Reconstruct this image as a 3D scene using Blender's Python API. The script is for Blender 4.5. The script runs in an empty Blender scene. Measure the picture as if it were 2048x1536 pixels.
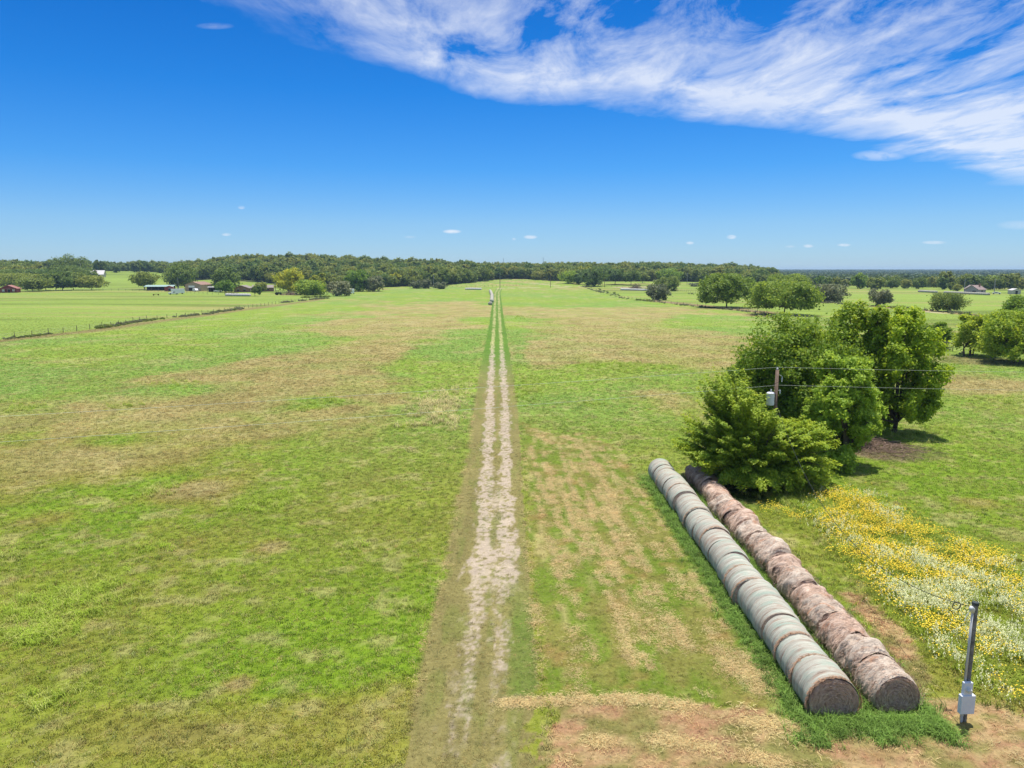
import bpy, math, random
import numpy as np
from mathutils import noise as mnoise, Vector

rng = np.random.default_rng(7)
random.seed(7)
R = math.radians
scene = bpy.context.scene
COL = scene.collection

# ------------------------------------------------------------------ camera model
H = 14.0
F = 1473.0
TH = R(8.8)
CT, ST = math.cos(TH), math.sin(TH)


def smooth(a, b, x):
    t = np.clip((x - a) / (b - a), 0, 1)
    return t * t * (3 - 2 * t)


def _hash(ix, iy, seed):
    h = (ix.astype(np.int64) * 374761393 + iy.astype(np.int64) * 668265263 + seed * 1442695041) & 0xFFFFFFFF
    h = ((h ^ (h >> 13)) * 1274126177) & 0xFFFFFFFF
    h = h ^ (h >> 16)
    return (h & 0xFFFFFF) / float(0xFFFFFF)


def vnoise(x, y, seed=0):
    xi = np.floor(x); yi = np.floor(y)
    fx = x - xi; fy = y - yi
    fx = fx * fx * (3 - 2 * fx); fy = fy * fy * (3 - 2 * fy)
    a = _hash(xi, yi, seed); b = _hash(xi + 1, yi, seed)
    c = _hash(xi, yi + 1, seed); d = _hash(xi + 1, yi + 1, seed)
    return (a * (1 - fx) + b * fx) * (1 - fy) + (c * (1 - fx) + d * fx) * fy


def fbm(x, y, seed=0, octv=4):
    x = np.asarray(x, float); y = np.asarray(y, float)
    s = 0; amp = 1; tot = 0
    for k in range(octv):
        s = s + amp * vnoise(x * 2 ** k + 17.3 * k, y * 2 ** k - 9.1 * k, seed + k)
        tot += amp; amp *= 0.55
    return s / tot


# ------------------------------------------------------------------ terrain
HILL_U = [-3, -0.72, -0.56, -0.45, -0.36, -0.28, -0.15, 0.0, 0.1, 0.2, 0.3, 0.35, 0.40, 3]
HILL_Z = [12, 12.5, 13, 11, 19, 20, 14, 9.5, 10, 10, 7.5, 2.0, -1.5, -2]


def terr(x, y):
    x = np.asarray(x, float); y = np.asarray(y, float)
    u = x / np.maximum(y, 60)
    a = np.interp(u, HILL_U, HILL_Z)
    rise = smooth(520, 930, y) * (1 - smooth(1500, 2400, y))
    z = a * rise
    z = z + 0.22 * (fbm(x / 30, y / 30, 3, 2) - .5) * smooth(10, 40, np.abs(x)) * (1 - smooth(300, 600, y))
    return z


def terr1(x, y):
    return float(terr(np.array([x]), np.array([y]))[0])


_YS = np.concatenate([np.linspace(14, 60, 500), np.geomspace(60, 6000, 6000)[1:]])


def hit(px, py):
    """photo point -> ground point"""
    d = py - 768
    fy = F * CT - d * ST; fz = -F * ST - d * CT
    xs = (px - 1024) / fy * _YS
    zr = H + fz / fy * _YS
    zt = terr(xs, _YS)
    k = np.argmax(zr <= zt)
    if k == 0:
        k = 1
    a0 = zr[k - 1] - zt[k - 1]; a1 = zr[k] - zt[k]
    t = a0 / (a0 - a1) if a0 != a1 else 0
    Y = _YS[k - 1] + t * (_YS[k] - _YS[k - 1])
    X = (px - 1024) / fy * Y
    return X, Y, terr1(X, Y)


def at(px, Y, py=575):
    d = py - 768
    X = (px - 1024) / (F * CT - d * ST) * Y
    return X, Y, terr1(X, Y)


def zat(py, Y):
    d = py - 768
    return H + (-F * ST - d * CT) / (F * CT - d * ST) * Y


def proj(x, y, z):
    cf = y * CT - (z - H) * ST
    cu = y * ST + (z - H) * CT
    cf2 = np.maximum(cf, 0.5)
    px = 1024 + F * x / cf2
    py = 768 - F * cu / cf2
    px = np.where(cf > 1, px, -9999); py = np.where(cf > 1, py, 9999)
    return px, py


def inpoly(px, py, poly):
    c = np.zeros(px.shape, bool)
    n = len(poly)
    for i in range(n):
        x0, y0 = poly[i]; x1, y1 = poly[(i + 1) % n]
        if y0 == y1:
            continue
        m = ((y0 > py) != (y1 > py)) & (px < (x1 - x0) * (py - y0) / (y1 - y0) + x0)
        c ^= m
    return c


# ------------------------------------------------------------------ object helpers
def tag(o, label=None, cat=None, group=None, kind=None):
    if label: o['label'] = label
    if cat: o['category'] = cat
    if group: o['group'] = group
    if kind: o['kind'] = kind
    return o


def thing(name, loc, rz, label, cat, group=None):
    o = bpy.data.objects.new(name, None)
    o.empty_display_size = .5
    COL.objects.link(o)
    o.location = loc; o.rotation_euler = (0, 0, rz)
    return tag(o, label, cat, group)


def link(name, me, mat=None, parent=None, loc=(0, 0, 0)):
    o = bpy.data.objects.new(name, me)
    COL.objects.link(o)
    o.location = loc
    if mat is not None and not me.materials:
        me.materials.append(mat)
    if parent is not None:
        o.parent = parent
    return o


def copy_tree(src, loc, rz=0, sc=(1, 1, 1), label=None, group=None):
    r = src.copy(); COL.objects.link(r)
    r.location = loc; r.rotation_euler = (0, 0, rz); r.scale = sc
    if label: r['label'] = label
    if group: r['group'] = group
    for ch in src.children:
        c = ch.copy(); COL.objects.link(c); c.parent = r
        for g in ch.children:
            e = g.copy(); COL.objects.link(e); e.parent = c
    return r


def np_mesh(name, V, Q, attrs=None, smoothf=False):
    """V (n,3), Q (m,k) index array"""
    me = bpy.data.meshes.new(name)
    V = np.ascontiguousarray(V, dtype=np.float32); Q = np.ascontiguousarray(Q, dtype=np.int32)
    n, (m, k) = len(V), Q.shape
    me.vertices.add(n); me.vertices.foreach_set('co', V.ravel())
    me.loops.add(m * k); me.loops.foreach_set('vertex_index', Q.ravel())
    me.polygons.add(m)
    me.polygons.foreach_set('loop_start', np.arange(0, m * k, k, dtype=np.int32))
    me.polygons.foreach_set('use_smooth', np.full(m, smoothf, dtype=bool))
    me.update(calc_edges=True)
    for an, (typ, arr) in (attrs or {}).items():
        a = me.attributes.new(an, typ, 'POINT')
        key = {'FLOAT': 'value', 'FLOAT_COLOR': 'color', 'FLOAT_VECTOR': 'vector', 'INT': 'value'}[typ]
        a.data.foreach_set(key, np.ascontiguousarray(arr, dtype=np.int32 if typ == 'INT' else np.float32).ravel())
    return me


class MB:
    def __init__(self):
        self.v = []; self.f = []

    def add(self, vs, fs):
        b = len(self.v)
        self.v += [tuple(map(float, p)) for p in vs]
        self.f += [tuple(i + b for i in q) for q in fs]

    def box(self, c, s, rz=0, taper=1.0):
        hx, hy, hz = s[0] / 2, s[1] / 2, s[2] / 2
        ca, sa = math.cos(rz), math.sin(rz)
        vs = []
        for z, t in ((-hz, 1), (hz, taper)):
            for x, y in ((-hx, -hy), (hx, -hy), (hx, hy), (-hx, hy)):
                x *= t; y *= t
                vs.append((c[0] + x * ca - y * sa, c[1] + x * sa + y * ca, c[2] + z))
        self.add(vs, [(3, 2, 1, 0), (4, 5, 6, 7), (0, 1, 5, 4), (1, 2, 6, 5), (2, 3, 7, 6), (3, 0, 4, 7)])

    def bevbox(self, c, s, b, rz=0):
        """box with chamfered vertical and horizontal edges"""
        hx, hy, hz = s[0] / 2, s[1] / 2, s[2] / 2
        ca, sa = math.cos(rz), math.sin(rz)
        rings = []
        for z, ins in ((-hz, b), (-hz + b, 0), (hz - b, 0), (hz, b)):
            ax, ay = hx - ins, hy - ins
            pts = [(-ax + b, -ay), (ax - b, -ay), (ax, -ay + b), (ax, ay - b), (ax - b, ay), (-ax + b, ay), (-ax, ay - b), (-ax, -ay + b)]
            rings.append([(c[0] + x * ca - y * sa, c[1] + x * sa + y * ca, c[2] + z) for x, y in pts])
        vs = sum(rings, [])
        fs = [tuple(range(7, -1, -1)), tuple(range(24, 32))]
        for r in range(3):
            for i in range(8):
                j = (i + 1) % 8
                fs.append((r * 8 + i, r * 8 + j, r * 8 + 8 + j, r * 8 + 8 + i))
        self.add(vs, fs)

    def tube(self, pts, rad, n=8, cap=True):
        pts = [Vector(p) for p in pts]
        if not hasattr(rad, '__len__'):
            rad = [rad] * len(pts)
        vs = []; fs = []
        for i, p in enumerate(pts):
            t = (pts[min(i + 1, len(pts) - 1)] - pts[max(i - 1, 0)])
            if t.length < 1e-9: t = Vector((0, 0, 1))
            t.normalize()
            up = Vector((0, 0, 1)) if abs(t.z) < .95 else Vector((1, 0, 0))
            a = t.cross(up).normalized(); b = a.cross(t).normalized()
            for k in range(n):
                an = 2 * math.pi * k / n
                vs.append(p + a * (math.cos(an) * rad[i]) + b * (math.sin(an) * rad[i]))
        for i in range(len(pts) - 1):
            for k in range(n):
                j = (k + 1) % n
                fs.append((i * n + k, i * n + j, i * n + n + j, i * n + n + k))
        if cap:
            fs.append(tuple(range(n - 1, -1, -1)))
            fs.append(tuple((len(pts) - 1) * n + k for k in range(n)))
        self.add(vs, fs)

    def lathe(self, prof, n=24, c=(0, 0, 0), cap=True):
        vs = []; fs = []
        for r, z in prof:
            for k in range(n):
                an = 2 * math.pi * k / n
                vs.append((c[0] + r * math.cos(an), c[1] + r * math.sin(an), c[2] + z))
        for i in range(len(prof) - 1):
            for k in range(n):
                j = (k + 1) % n
                fs.append((i * n + k, i * n + j, i * n + n + j, i * n + n + k))
        if cap:
            fs.append(tuple(range(n - 1, -1, -1)))
            fs.append(tuple((len(prof) - 1) * n + k for k in range(n)))
        self.add(vs, fs)

    def build(self, name, mat, parent=None, loc=(0, 0, 0), smoothf=False):
        me = bpy.data.meshes.new(name)
        me.from_pydata(self.v, [], self.f)
        if smoothf:
            me.polygons.foreach_set('use_smooth', [True] * len(me.polygons))
        me.update()
        return link(name, me, mat, parent, loc)


# ------------------------------------------------------------------ materials
def new_mat(name):
    m = bpy.data.materials.new(name)
    m.use_nodes = True
    nt = m.node_tree
    b = nt.nodes['Principled BSDF']
    b.inputs['Roughness'].default_value = .85
    b.inputs['Specular IOR Level'].default_value = .25
    return m, nt, b


def nd(nt, t, **kw):
    n = nt.nodes.new(t)
    for k, v in kw.items():
        setattr(n, k, v)
    return n


def ramp(nt, fac, stops):
    r = nd(nt, 'ShaderNodeValToRGB')
    el = r.color_ramp.elements
    while len(el) < len(stops):
        el.new(.5)
    for e, (p, c) in zip(el, stops):
        e.position = p; e.color = (*c, 1) if len(c) == 3 else c
    nt.links.new(fac, r.inputs[0])
    return r.outputs[0]


def noise_tex(nt, vec, scale, detail=4, rough=.6, dist=0):
    n = nd(nt, 'ShaderNodeTexNoise')
    n.inputs['Scale'].default_value = scale; n.inputs['Detail'].default_value = detail
    n.inputs['Roughness'].default_value = rough; n.inputs['Distortion'].default_value = dist
    if vec is not None:
        nt.links.new(vec, n.inputs['Vector'])
    return n.outputs['Fac']


def mapping(nt, vec, scale=(1, 1, 1), loc=None, off=(0, 0, 0)):
    m = nd(nt, 'ShaderNodeMapping')
    m.inputs['Scale'].default_value = scale; m.inputs['Location'].default_value = off
    nt.links.new(vec, m.inputs['Vector'])
    if loc is not None:
        nt.links.new(loc, m.inputs['Location'])
    return m.outputs[0]


def mixc(nt, fac, a, b, mode='MIX'):
    m = nd(nt, 'ShaderNodeMix', data_type='RGBA', blend_type=mode)
    for sock, v in ((m.inputs[0], fac), (m.inputs[6], a), (m.inputs[7], b)):
        if isinstance(v, (int, float)):
            sock.default_value = v
        elif isinstance(v, tuple):
            sock.default_value = (*v, 1)
        else:
            nt.links.new(v, sock)
    return m.outputs[2]


def math_n(nt, op, a, b=None, c=None, clamp=False):
    m = nd(nt, 'ShaderNodeMath', operation=op, use_clamp=clamp)
    for i, v in enumerate((a, b, c)):
        if v is None: continue
        if isinstance(v, (int, float)):
            m.inputs[i].default_value = v
        else:
            nt.links.new(v, m.inputs[i])
    return m.outputs[0]


def bump(nt, b, height, strength=.5, dist=.05):
    bn = nd(nt, 'ShaderNodeBump')
    bn.inputs['Strength'].default_value = strength; bn.inputs['Distance'].default_value = dist
    nt.links.new(height, bn.inputs['Height']); nt.links.new(bn.outputs[0], b.inputs['Normal'])


def plain(name, col, rough=.7, var=.25, scale=6, metal=0):
    m, nt, b = new_mat(name)
    tc = nd(nt, 'ShaderNodeTexCoord')
    n = noise_tex(nt, tc.outputs['Object'], scale, 5, .65)
    lo = tuple(c * (1 - var) for c in col); hi = tuple(min(1, c * (1 + var)) for c in col)
    nt.links.new(ramp(nt, n, [(.3, lo), (.7, hi)]), b.inputs['Base Color'])
    b.inputs['Roughness'].default_value = rough; b.inputs['Metallic'].default_value = metal
    return m


def leaf_mat(name, c0, c1, c2, trans=.35, hue=.05):
    m, nt, b = new_mat(name)
    at_ = nd(nt, 'ShaderNodeAttribute', attribute_name='tint')
    oi = nd(nt, 'ShaderNodeObjectInfo')
    c = ramp(nt, at_.outputs['Fac'], [(0, c0), (.5, c1), (1, c2)])
    hs = nd(nt, 'ShaderNodeHueSaturation')
    nt.links.new(c, hs.inputs['Color'])
    nt.links.new(math_n(nt, 'MULTIPLY_ADD', oi.outputs['Random'], -hue, .5 + hue / 2), hs.inputs['Hue'])
    nt.links.new(math_n(nt, 'MULTIPLY_ADD', oi.outputs['Random'], .5, .78), hs.inputs['Value'])
    nt.links.new(hs.outputs[0], b.inputs['Base Color'])
    b.inputs['Roughness'].default_value = .55
    tr = nd(nt, 'ShaderNodeBsdfTranslucent')
    br = nd(nt, 'ShaderNodeHueSaturation')
    br.inputs['Value'].default_value = 1.35; br.inputs['Hue'].default_value = .485
    nt.links.new(hs.outputs[0], br.inputs['Color']); nt.links.new(br.outputs[0], tr.inputs['Color'])
    mx = nd(nt, 'ShaderNodeMixShader'); mx.inputs[0].default_value = trans
    nt.links.new(b.outputs[0], mx.inputs[1]); nt.links.new(tr.outputs[0], mx.inputs[2])
    nt.links.new(mx.outputs[0], nt.nodes['Material Output'].inputs[0])
    return m


def inst_mat(name, trans=.3, const=None):
    """plant material coloured per instance by the point attribute 'col'"""
    m, nt, b = new_mat(name)
    ca = nd(nt, 'ShaderNodeAttribute', attribute_name='col', attribute_type='INSTANCER')
    sh = nd(nt, 'ShaderNodeAttribute', attribute_name='tint')
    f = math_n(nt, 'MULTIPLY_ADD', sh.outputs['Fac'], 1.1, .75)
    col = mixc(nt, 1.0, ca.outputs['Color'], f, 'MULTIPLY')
    nt.links.new(col, b.inputs['Base Color'])
    b.inputs['Roughness'].default_value = .6
    tr = nd(nt, 'ShaderNodeBsdfTranslucent'); nt.links.new(col, tr.inputs['Color'])
    mx = nd(nt, 'ShaderNodeMixShader'); mx.inputs[0].default_value = trans
    nt.links.new(b.outputs[0], mx.inputs[1]); nt.links.new(tr.outputs[0], mx.inputs[2])
    nt.links.new(mx.outputs[0], nt.nodes['Material Output'].inputs[0])
    return m


def ground_mat(name, strength=1.0):
    m, nt, b = new_mat(name)
    ca = nd(nt, 'ShaderNodeAttribute', attribute_name='col')
    geo = nd(nt, 'ShaderNodeNewGeometry')
    P = geo.outputs['Position']
    n1 = noise_tex(nt, P, 9.0, 6, .75)
    n2 = noise_tex(nt, P, 1.9, 5, .75, .2)
    n3 = noise_tex(nt, P, .22, 5, .65, .6)
    f1 = math_n(nt, 'MULTIPLY_ADD', n1, 1.5 * strength, 1 - .75 * strength)
    f2 = math_n(nt, 'MULTIPLY_ADD', n2, .9 * strength, 1 - .45 * strength)
    f3 = math_n(nt, 'MULTIPLY_ADD', n3, .5 * strength, 1 - .25 * strength)
    n4 = noise_tex(nt, mapping(nt, P, (.55, .8, 1)), 1.0, 6, .75, 1.0)
    f4 = math_n(nt, 'MULTIPLY_ADD', n4, .9 * strength, 1 - .45 * strength)
    f = math_n(nt, 'MULTIPLY', math_n(nt, 'MULTIPLY', math_n(nt, 'MULTIPLY', f1, f2), f3), f4)
    col = mixc(nt, 1.0, ca.outputs['Color'], f, 'MULTIPLY')
    # a share of dry stalks among the green
    dry = noise_tex(nt, P, 3.1, 6, .8, .3)
    dfac = ramp(nt, dry, [(.52, (0, 0, 0)), (.68, (.5, .5, .5))])
    col = mixc(nt, dfac, col, mixc(nt, .6, col, (.34, .29, .12)))
    nt.links.new(col, b.inputs['Base Color'])
    b.inputs['Roughness'].default_value = .95; b.inputs['Specular IOR Level'].default_value = .08
    bump(nt, b, math_n(nt, 'ADD', n1, math_n(nt, 'MULTIPLY', n2, 2.0)), .6, .06)
    return m


M_ground = ground_mat('pasture_ground')
M_track = ground_mat('track_ground', .8)
M_grass = inst_mat('grass_blades', .42)
M_straw = inst_mat('straw_strands', .15)
M_flower = inst_mat('flower_heads', .25)
M_elm = leaf_mat('elm_leaf', (.12, .19, .014), (.25, .36, .026), (.44, .50, .05), .45, .03)
M_olive = leaf_mat('olive_leaf', (.19, .28, .018), (.38, .52, .034), (.62, .68, .06), .48, .015)
M_meadow = leaf_mat('meadow_leaf', (.075, .135, .015), (.15, .24, .025), (.27, .36, .04), .4, .03)
M_fresh = leaf_mat('fresh_leaf', (.16, .25, .02), (.30, .44, .045), (.46, .56, .08), .45, .02)
M_feather = leaf_mat('feathery_leaf', (.10, .175, .012), (.19, .295, .020), (.36, .44, .038), .42, .02)
M_oak = leaf_mat('oak_leaf', (.085, .125, .024), (.165, .23, .036), (.30, .36, .06), .36, .05)
M_wood = leaf_mat('wood_leaf', (.085, .125, .024), (.17, .23, .038), (.31, .36, .06), .36, .07)
M_bright = leaf_mat('bright_leaf', (.10, .18, .018), (.20, .31, .03), (.34, .43, .05), .42, .03)
M_yellow = leaf_mat('yellow_leaf', (.20, .25, .02), (.34, .37, .025), (.50, .46, .03), .35, .02)
M_grey = leaf_mat('grey_leaf', (.11, .135, .055), (.19, .21, .095), (.29, .28, .16), .28, .04)
M_far = leaf_mat('far_leaf', (.05, .09, .03), (.075, .12, .036), (.12, .17, .05), .25, .05)
M_bark = plain('bark', (.10, .075, .055), .95, .4, 3)
M_dead = plain('dead_branches', (.22, .15, .11), .95, .4, 4)

# ------------------------------------------------------------------ world, sun, camera
SUN_EL, SUN_AZ = R(79), R(28)      # azimuth measured from +Y towards +X
world = bpy.data.worlds.new("World"); scene.world = world
world.use_nodes = True
wt = world.node_tree
bg = wt.nodes['Background']
sky = nd(wt, 'ShaderNodeTexSky', sky_type='NISHITA')
sky.sun_disc = False; sky.sun_elevation = SUN_EL; sky.sun_rotation = SUN_AZ
sky.air_density = 1.0; sky.dust_density = 0.1; sky.ozone_density = 2.6; sky.altitude = 200
tc = nd(wt, 'ShaderNodeTexCoord')
sep = nd(wt, 'ShaderNodeSeparateXYZ'); wt.links.new(tc.outputs['Generated'], sep.inputs[0])
dx, dy, dz = sep.outputs
zc = math_n(wt, 'MAXIMUM', dz, .03)
pxx = math_n(wt, 'DIVIDE', dx, zc); pyy = math_n(wt, 'DIVIDE', dy, zc)
cv = nd(wt, 'ShaderNodeCombineXYZ'); wt.links.new(pxx, cv.inputs[0]); wt.links.new(pyy, cv.inputs[1])
CV = cv.outputs[0]
SX, SY = 41.7, 6.1
# edge of the high cloud sheet: y < 4.05 + .92 x - .035x^2
eq = math_n(wt, 'MULTIPLY_ADD', math_n(wt, 'MULTIPLY', pxx, pxx), .055, math_n(wt, 'MULTIPLY_ADD', pxx, .44, 4.55))
edge = math_n(wt, 'SUBTRACT', math_n(wt, 'MINIMUM', eq, math_n(wt, 'MULTIPLY_ADD', pxx, 1.6, 4.80)), pyy)
nbig = noise_tex(wt, mapping(wt, CV, (1.1, .6, 1), None, (SX, SY, 0)), 1.0, 6, .6, .4)
nfil = noise_tex(wt, mapping(wt, CV, (2.0, .8, 1), None, (SX * 2, SY, 0)), 1.6, 10, .66, .5)
nstr = noise_tex(wt, mapping(wt, CV, (.9, .42, 1), None, (SX, SY, 0)), 1.15, 8, .6, .8)
e2 = math_n(wt, 'ADD', edge, math_n(wt, 'MULTIPLY_ADD', nbig, 1.5, -.75))
m_in = math_n(wt, 'SMOOTH_MIN', math_n(wt, 'MULTIPLY', e2, 1.5, clamp=True), 1.0, .1)
ridge = math_n(wt, 'MULTIPLY', math_n(wt, 'SUBTRACT', 1.0, math_n(wt, 'ABSOLUTE', math_n(wt, 'MULTIPLY_ADD', e2, .8, -.55)), clamp=True), .30)
dens = math_n(wt, 'ADD', math_n(wt, 'MULTIPLY_ADD', nfil, 1.7, math_n(wt, 'MULTIPLY_ADD', nstr, 1.5, math_n(wt, 'MINIMUM', math_n(wt, 'MULTIPLY_ADD', pxx, .075, -1.46), -1.22))), ridge)
dens = math_n(wt, 'MULTIPLY', math_n(wt, 'MULTIPLY', dens, 1.45, clamp=True), m_in, clamp=True)
# small fair-weather puffs low over the horizon: direction (x/y, z/y), half sizes
uu = math_n(wt, 'DIVIDE', dx, math_n(wt, 'MAXIMUM', dy, .05)); vv = math_n(wt, 'DIVIDE', dz, math_n(wt, 'MAXIMUM', dy, .05))
puv = nd(wt, 'ShaderNodeCombineXYZ'); wt.links.new(uu, puv.inputs[0]); wt.links.new(vv, puv.inputs[1])
npf = noise_tex(wt, mapping(wt, puv.outputs[0], (60, 130, 1)), 1.0, 5, .6)
puffs = None
for qx, qy, hw, hh, st in ((904, 463, 20, 4.5, 1), (1061, 474, 15, 4.5, .85), (1028, 478, 5, 3, .5), (453, 469, 11, 3.5, .7), (483, 415, 8, 4, .6),
                           (1380, 486, 9, 3.5, .7), (1463, 474, 11, 5, .8), (1617, 492, 12, 4, .7), (1688, 490, 15, 3.5, .8), (1868, 485, 28, 4, .6),
                           (1760, 311, 60, 12, .55), (430, 52, 40, 7, .22), (2040, 450, 50, 10, .3), (820, 474, 14, 3, .22), (1580, 493, 12, 3, .3)):
    d = qy - 768
    fy = F * CT - d * ST
    u0 = (qx - 1024) / fy; v0 = (-F * ST - d * CT) / fy
    a = math_n(wt, 'MULTIPLY', math_n(wt, 'SUBTRACT', uu, u0), fy / hw)
    c = math_n(wt, 'MULTIPLY', math_n(wt, 'SUBTRACT', vv, v0), fy / hh)
    r2 = math_n(wt, 'MULTIPLY_ADD', a, a, math_n(wt, 'MULTIPLY', c, c))
    s = math_n(wt, 'MULTIPLY', math_n(wt, 'SUBTRACT', 1.0, r2, clamp=True), st)
    puffs = s if puffs is None else math_n(wt, 'MAXIMUM', puffs, s)
puffs = math_n(wt, 'MULTIPLY', puffs, math_n(wt, 'MULTIPLY_ADD', npf, 3.4, -.75, clamp=True), clamp=True)
puffs = math_n(wt, 'MULTIPLY', puffs, math_n(wt, 'GREATER_THAN', dy, .05))
lowcut = nd(wt, 'ShaderNodeMapRange', interpolation_type='SMOOTHSTEP'); wt.links.new(dz, lowcut.inputs['Value'])
lowcut.inputs['From Min'].default_value = .075; lowcut.inputs['From Max'].default_value = .12
cloud = math_n(wt, 'MAXIMUM', math_n(wt, 'MULTIPLY', dens, lowcut.outputs[0]), puffs)
cloud = math_n(wt, 'MULTIPLY', cloud, math_n(wt, 'GREATER_THAN', dz, .0))
hsv = nd(wt, 'ShaderNodeHueSaturation')
hsv.inputs['Saturation'].default_value = 1.0; hsv.inputs['Value'].default_value = 1.0; hsv.inputs['Hue'].default_value = .497
wt.links.new(sky.outputs[0], hsv.inputs['Color'])
tintc = ramp(wt, dz, [(0.0, (.40, .58, .92)), (.06, (.36, .57, .87)), (.13, (.17, .50, .90)), (.22, (.07, .43, .88)), (.33, (.03, .36, .82)), (.5, (1.0, 1.06, 1.12))])
SKYT = mixc(wt, 1.0, hsv.outputs[0], tintc, 'MULTIPLY')
SKYC = mixc(wt, math_n(wt, 'MULTIPLY', cloud, .78), SKYT, (5.9, 6.2, 6.7))
wt.links.new(SKYC, bg.inputs['Color'])
bg.inputs['Strength'].default_value = 0.10

sun = bpy.data.lights.new('sun', 'SUN'); sun.energy = 4.2; sun.angle = R(.55); sun.color = (1, .955, .88)
so = bpy.data.objects.new('sun', sun); COL.objects.link(so)
sd = Vector((math.sin(SUN_AZ) * math.cos(SUN_EL), math.cos(SUN_AZ) * math.cos(SUN_EL), math.sin(SUN_EL)))
so.rotation_euler = (-sd).to_track_quat('-Z', 'Y').to_euler()
so.location = sd * 300

cam = bpy.data.cameras.new('camera'); cam.sensor_width = 36; cam.lens = F / 2048 * 36
cam.clip_end = 60000; cam.clip_start = .5
co = bpy.data.objects.new('camera', cam); COL.objects.link(co)
co.location = (0, 0, H); co.rotation_euler = (R(90) - TH, 0, 0)
scene.camera = co
scene.render.engine = 'CYCLES'
scene.view_settings.view_transform = 'Standard'; scene.view_settings.look = 'None'
scene.view_settings.exposure = 0.6; scene.view_settings.gamma = 1

# ------------------------------------------------------------------ ground colour (albedo of the plants and soil, with some tree shade painted in)
G_BRIGHT = np.array((.185, .262, .034)); G_TAN = np.array((.290, .240, .092)); G_OLIVE = np.array((.182, .182, .026))
G_DEEP = np.array((.128, .200, .012)); G_FIELD = np.array((.190, .260, .044)); G_BLUE = np.array((.160, .250, .044))
SAND = np.array((.40, .32, .25)); VERGE = np.array((.185, .160, .056)); REDSOIL = np.array((.29, .165, .088))
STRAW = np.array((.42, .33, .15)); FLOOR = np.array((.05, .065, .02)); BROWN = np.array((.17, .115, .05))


def table(pts, dim=0):
    g = [hit(a, b) for a, b in pts]
    ys = np.array([q[1] for q in g]); xs = np.array([q[0] for q in g])
    k = np.argsort(ys)
    return ys[k], xs[k]


RUT_L = table([(990.5, 585), (989.5, 620), (988, 650), (985.5, 690), (983, 740), (980, 790), (977, 890), (970, 1000), (966, 1100), (953, 1200), (945, 1300), (917, 1460), (905, 1536)])
RUT_R = table([(997, 585), (998.5, 620), (1000, 650), (1003, 690), (1006, 740), (1010, 790), (1011, 890), (1013, 1000), (1010, 1100), (1004, 1200), (1000, 1300), (993, 1460), (995, 1536)])
V_L = table([(987, 585), (980, 640), (968, 700), (955, 760), (945, 830), (935, 900), (905, 1050), (880, 1170), (845, 1300), (830, 1390), (805, 1536)])
V_R = table([(1001, 585), (1008, 640), (1019, 700), (1028, 760), (1037, 830), (1042, 900), (1050, 1050), (1060, 1150), (1072, 1300), (1078, 1390), (1085, 1536)])


def tab(t, y):
    return np.interp(y, t[0], t[1])


# (px, py, rx, ry, amount): + dry tan, - green
PATCH = [(810, 645, 190, 34, .30), (540, 722, 170, 24, .30), (1190, 652, 150, 26, .30), (1310, 626, 120, 12, .35), (1150, 705, 110, 22, .2),
         (60, 602, 90, 5, .35), (150, 655, 50, 8, .45), (300, 800, 260, 60, .15), (700, 790, 160, 45, .14), (1900, 765, 140, 20, .25),
         (380, 980, 60, 14, .5), (160, 930, 170, 40, .16), (1060, 615, 60, 6, .15), (1320, 690, 120, 25, .22), (620, 660, 130, 14, .25),
         (930, 610, 70, 10, .2), (1960, 1005, 40, 10, .35), (480, 1367, 26, 14, .5), (140, 1300, 30, 14, .35), (540, 1095, 30, 12, .4), (90, 1040, 60, 14, .2),
         (1300, 890, 60, 14, .12), (1750, 905, 70, 35, .1), (100, 690, 60, 6, .1), (650, 1440, 240, 70, .14), (380, 1480, 200, 60, .12),
         (150, 725, 260, 42, -.55), (500, 680, 190, 26, -.45), (350, 645, 200, 18, -.45), (870, 722, 70, 36, -.40), (870, 900, 80, 130, -.45),
         (1150, 815, 110, 55, -.40), (1240, 740, 70, 14, -.35), (1950, 950, 170, 120, -.40), (1430, 640, 90, 12, -.45), (1110, 600, 110, 16, -.35),
         (860, 595, 110, 10, -.30), (250, 1320, 230, 50, -.32), (640, 805, 60, 12, -.45), (330, 780, 100, 12, -.35), (230, 880, 70, 12, -.3),
         (1028, 640, 14, 5, -.5), (960, 640, 30, 5, -.35), (700, 975, 120, 50, -.25), (1850, 840, 140, 40, -.35), (560, 1000, 60, 14, -.35), (310, 970, 45, 14, -.35),
         (760, 1150, 110, 90, -.2), (1380, 770, 50, 40, -.2), (1200, 860, 60, 20, -.3), (1040, 720, 20, 40, -.2), (1290, 780, 100, 10, .1)]
PATCH_G = []
for (a, b, rx, ry, am) in PATCH:
    X0, Y0, _ = hit(a, b); X1, _, _ = hit(a + rx, b); _, Ya, _ = hit(a, b - ry); _, Yb, _ = hit(a, b + ry)
    PATCH_G.append((X0, (Ya + Yb) / 2, abs(X1 - X0), abs(Ya - Yb) / 2, am))

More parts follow.
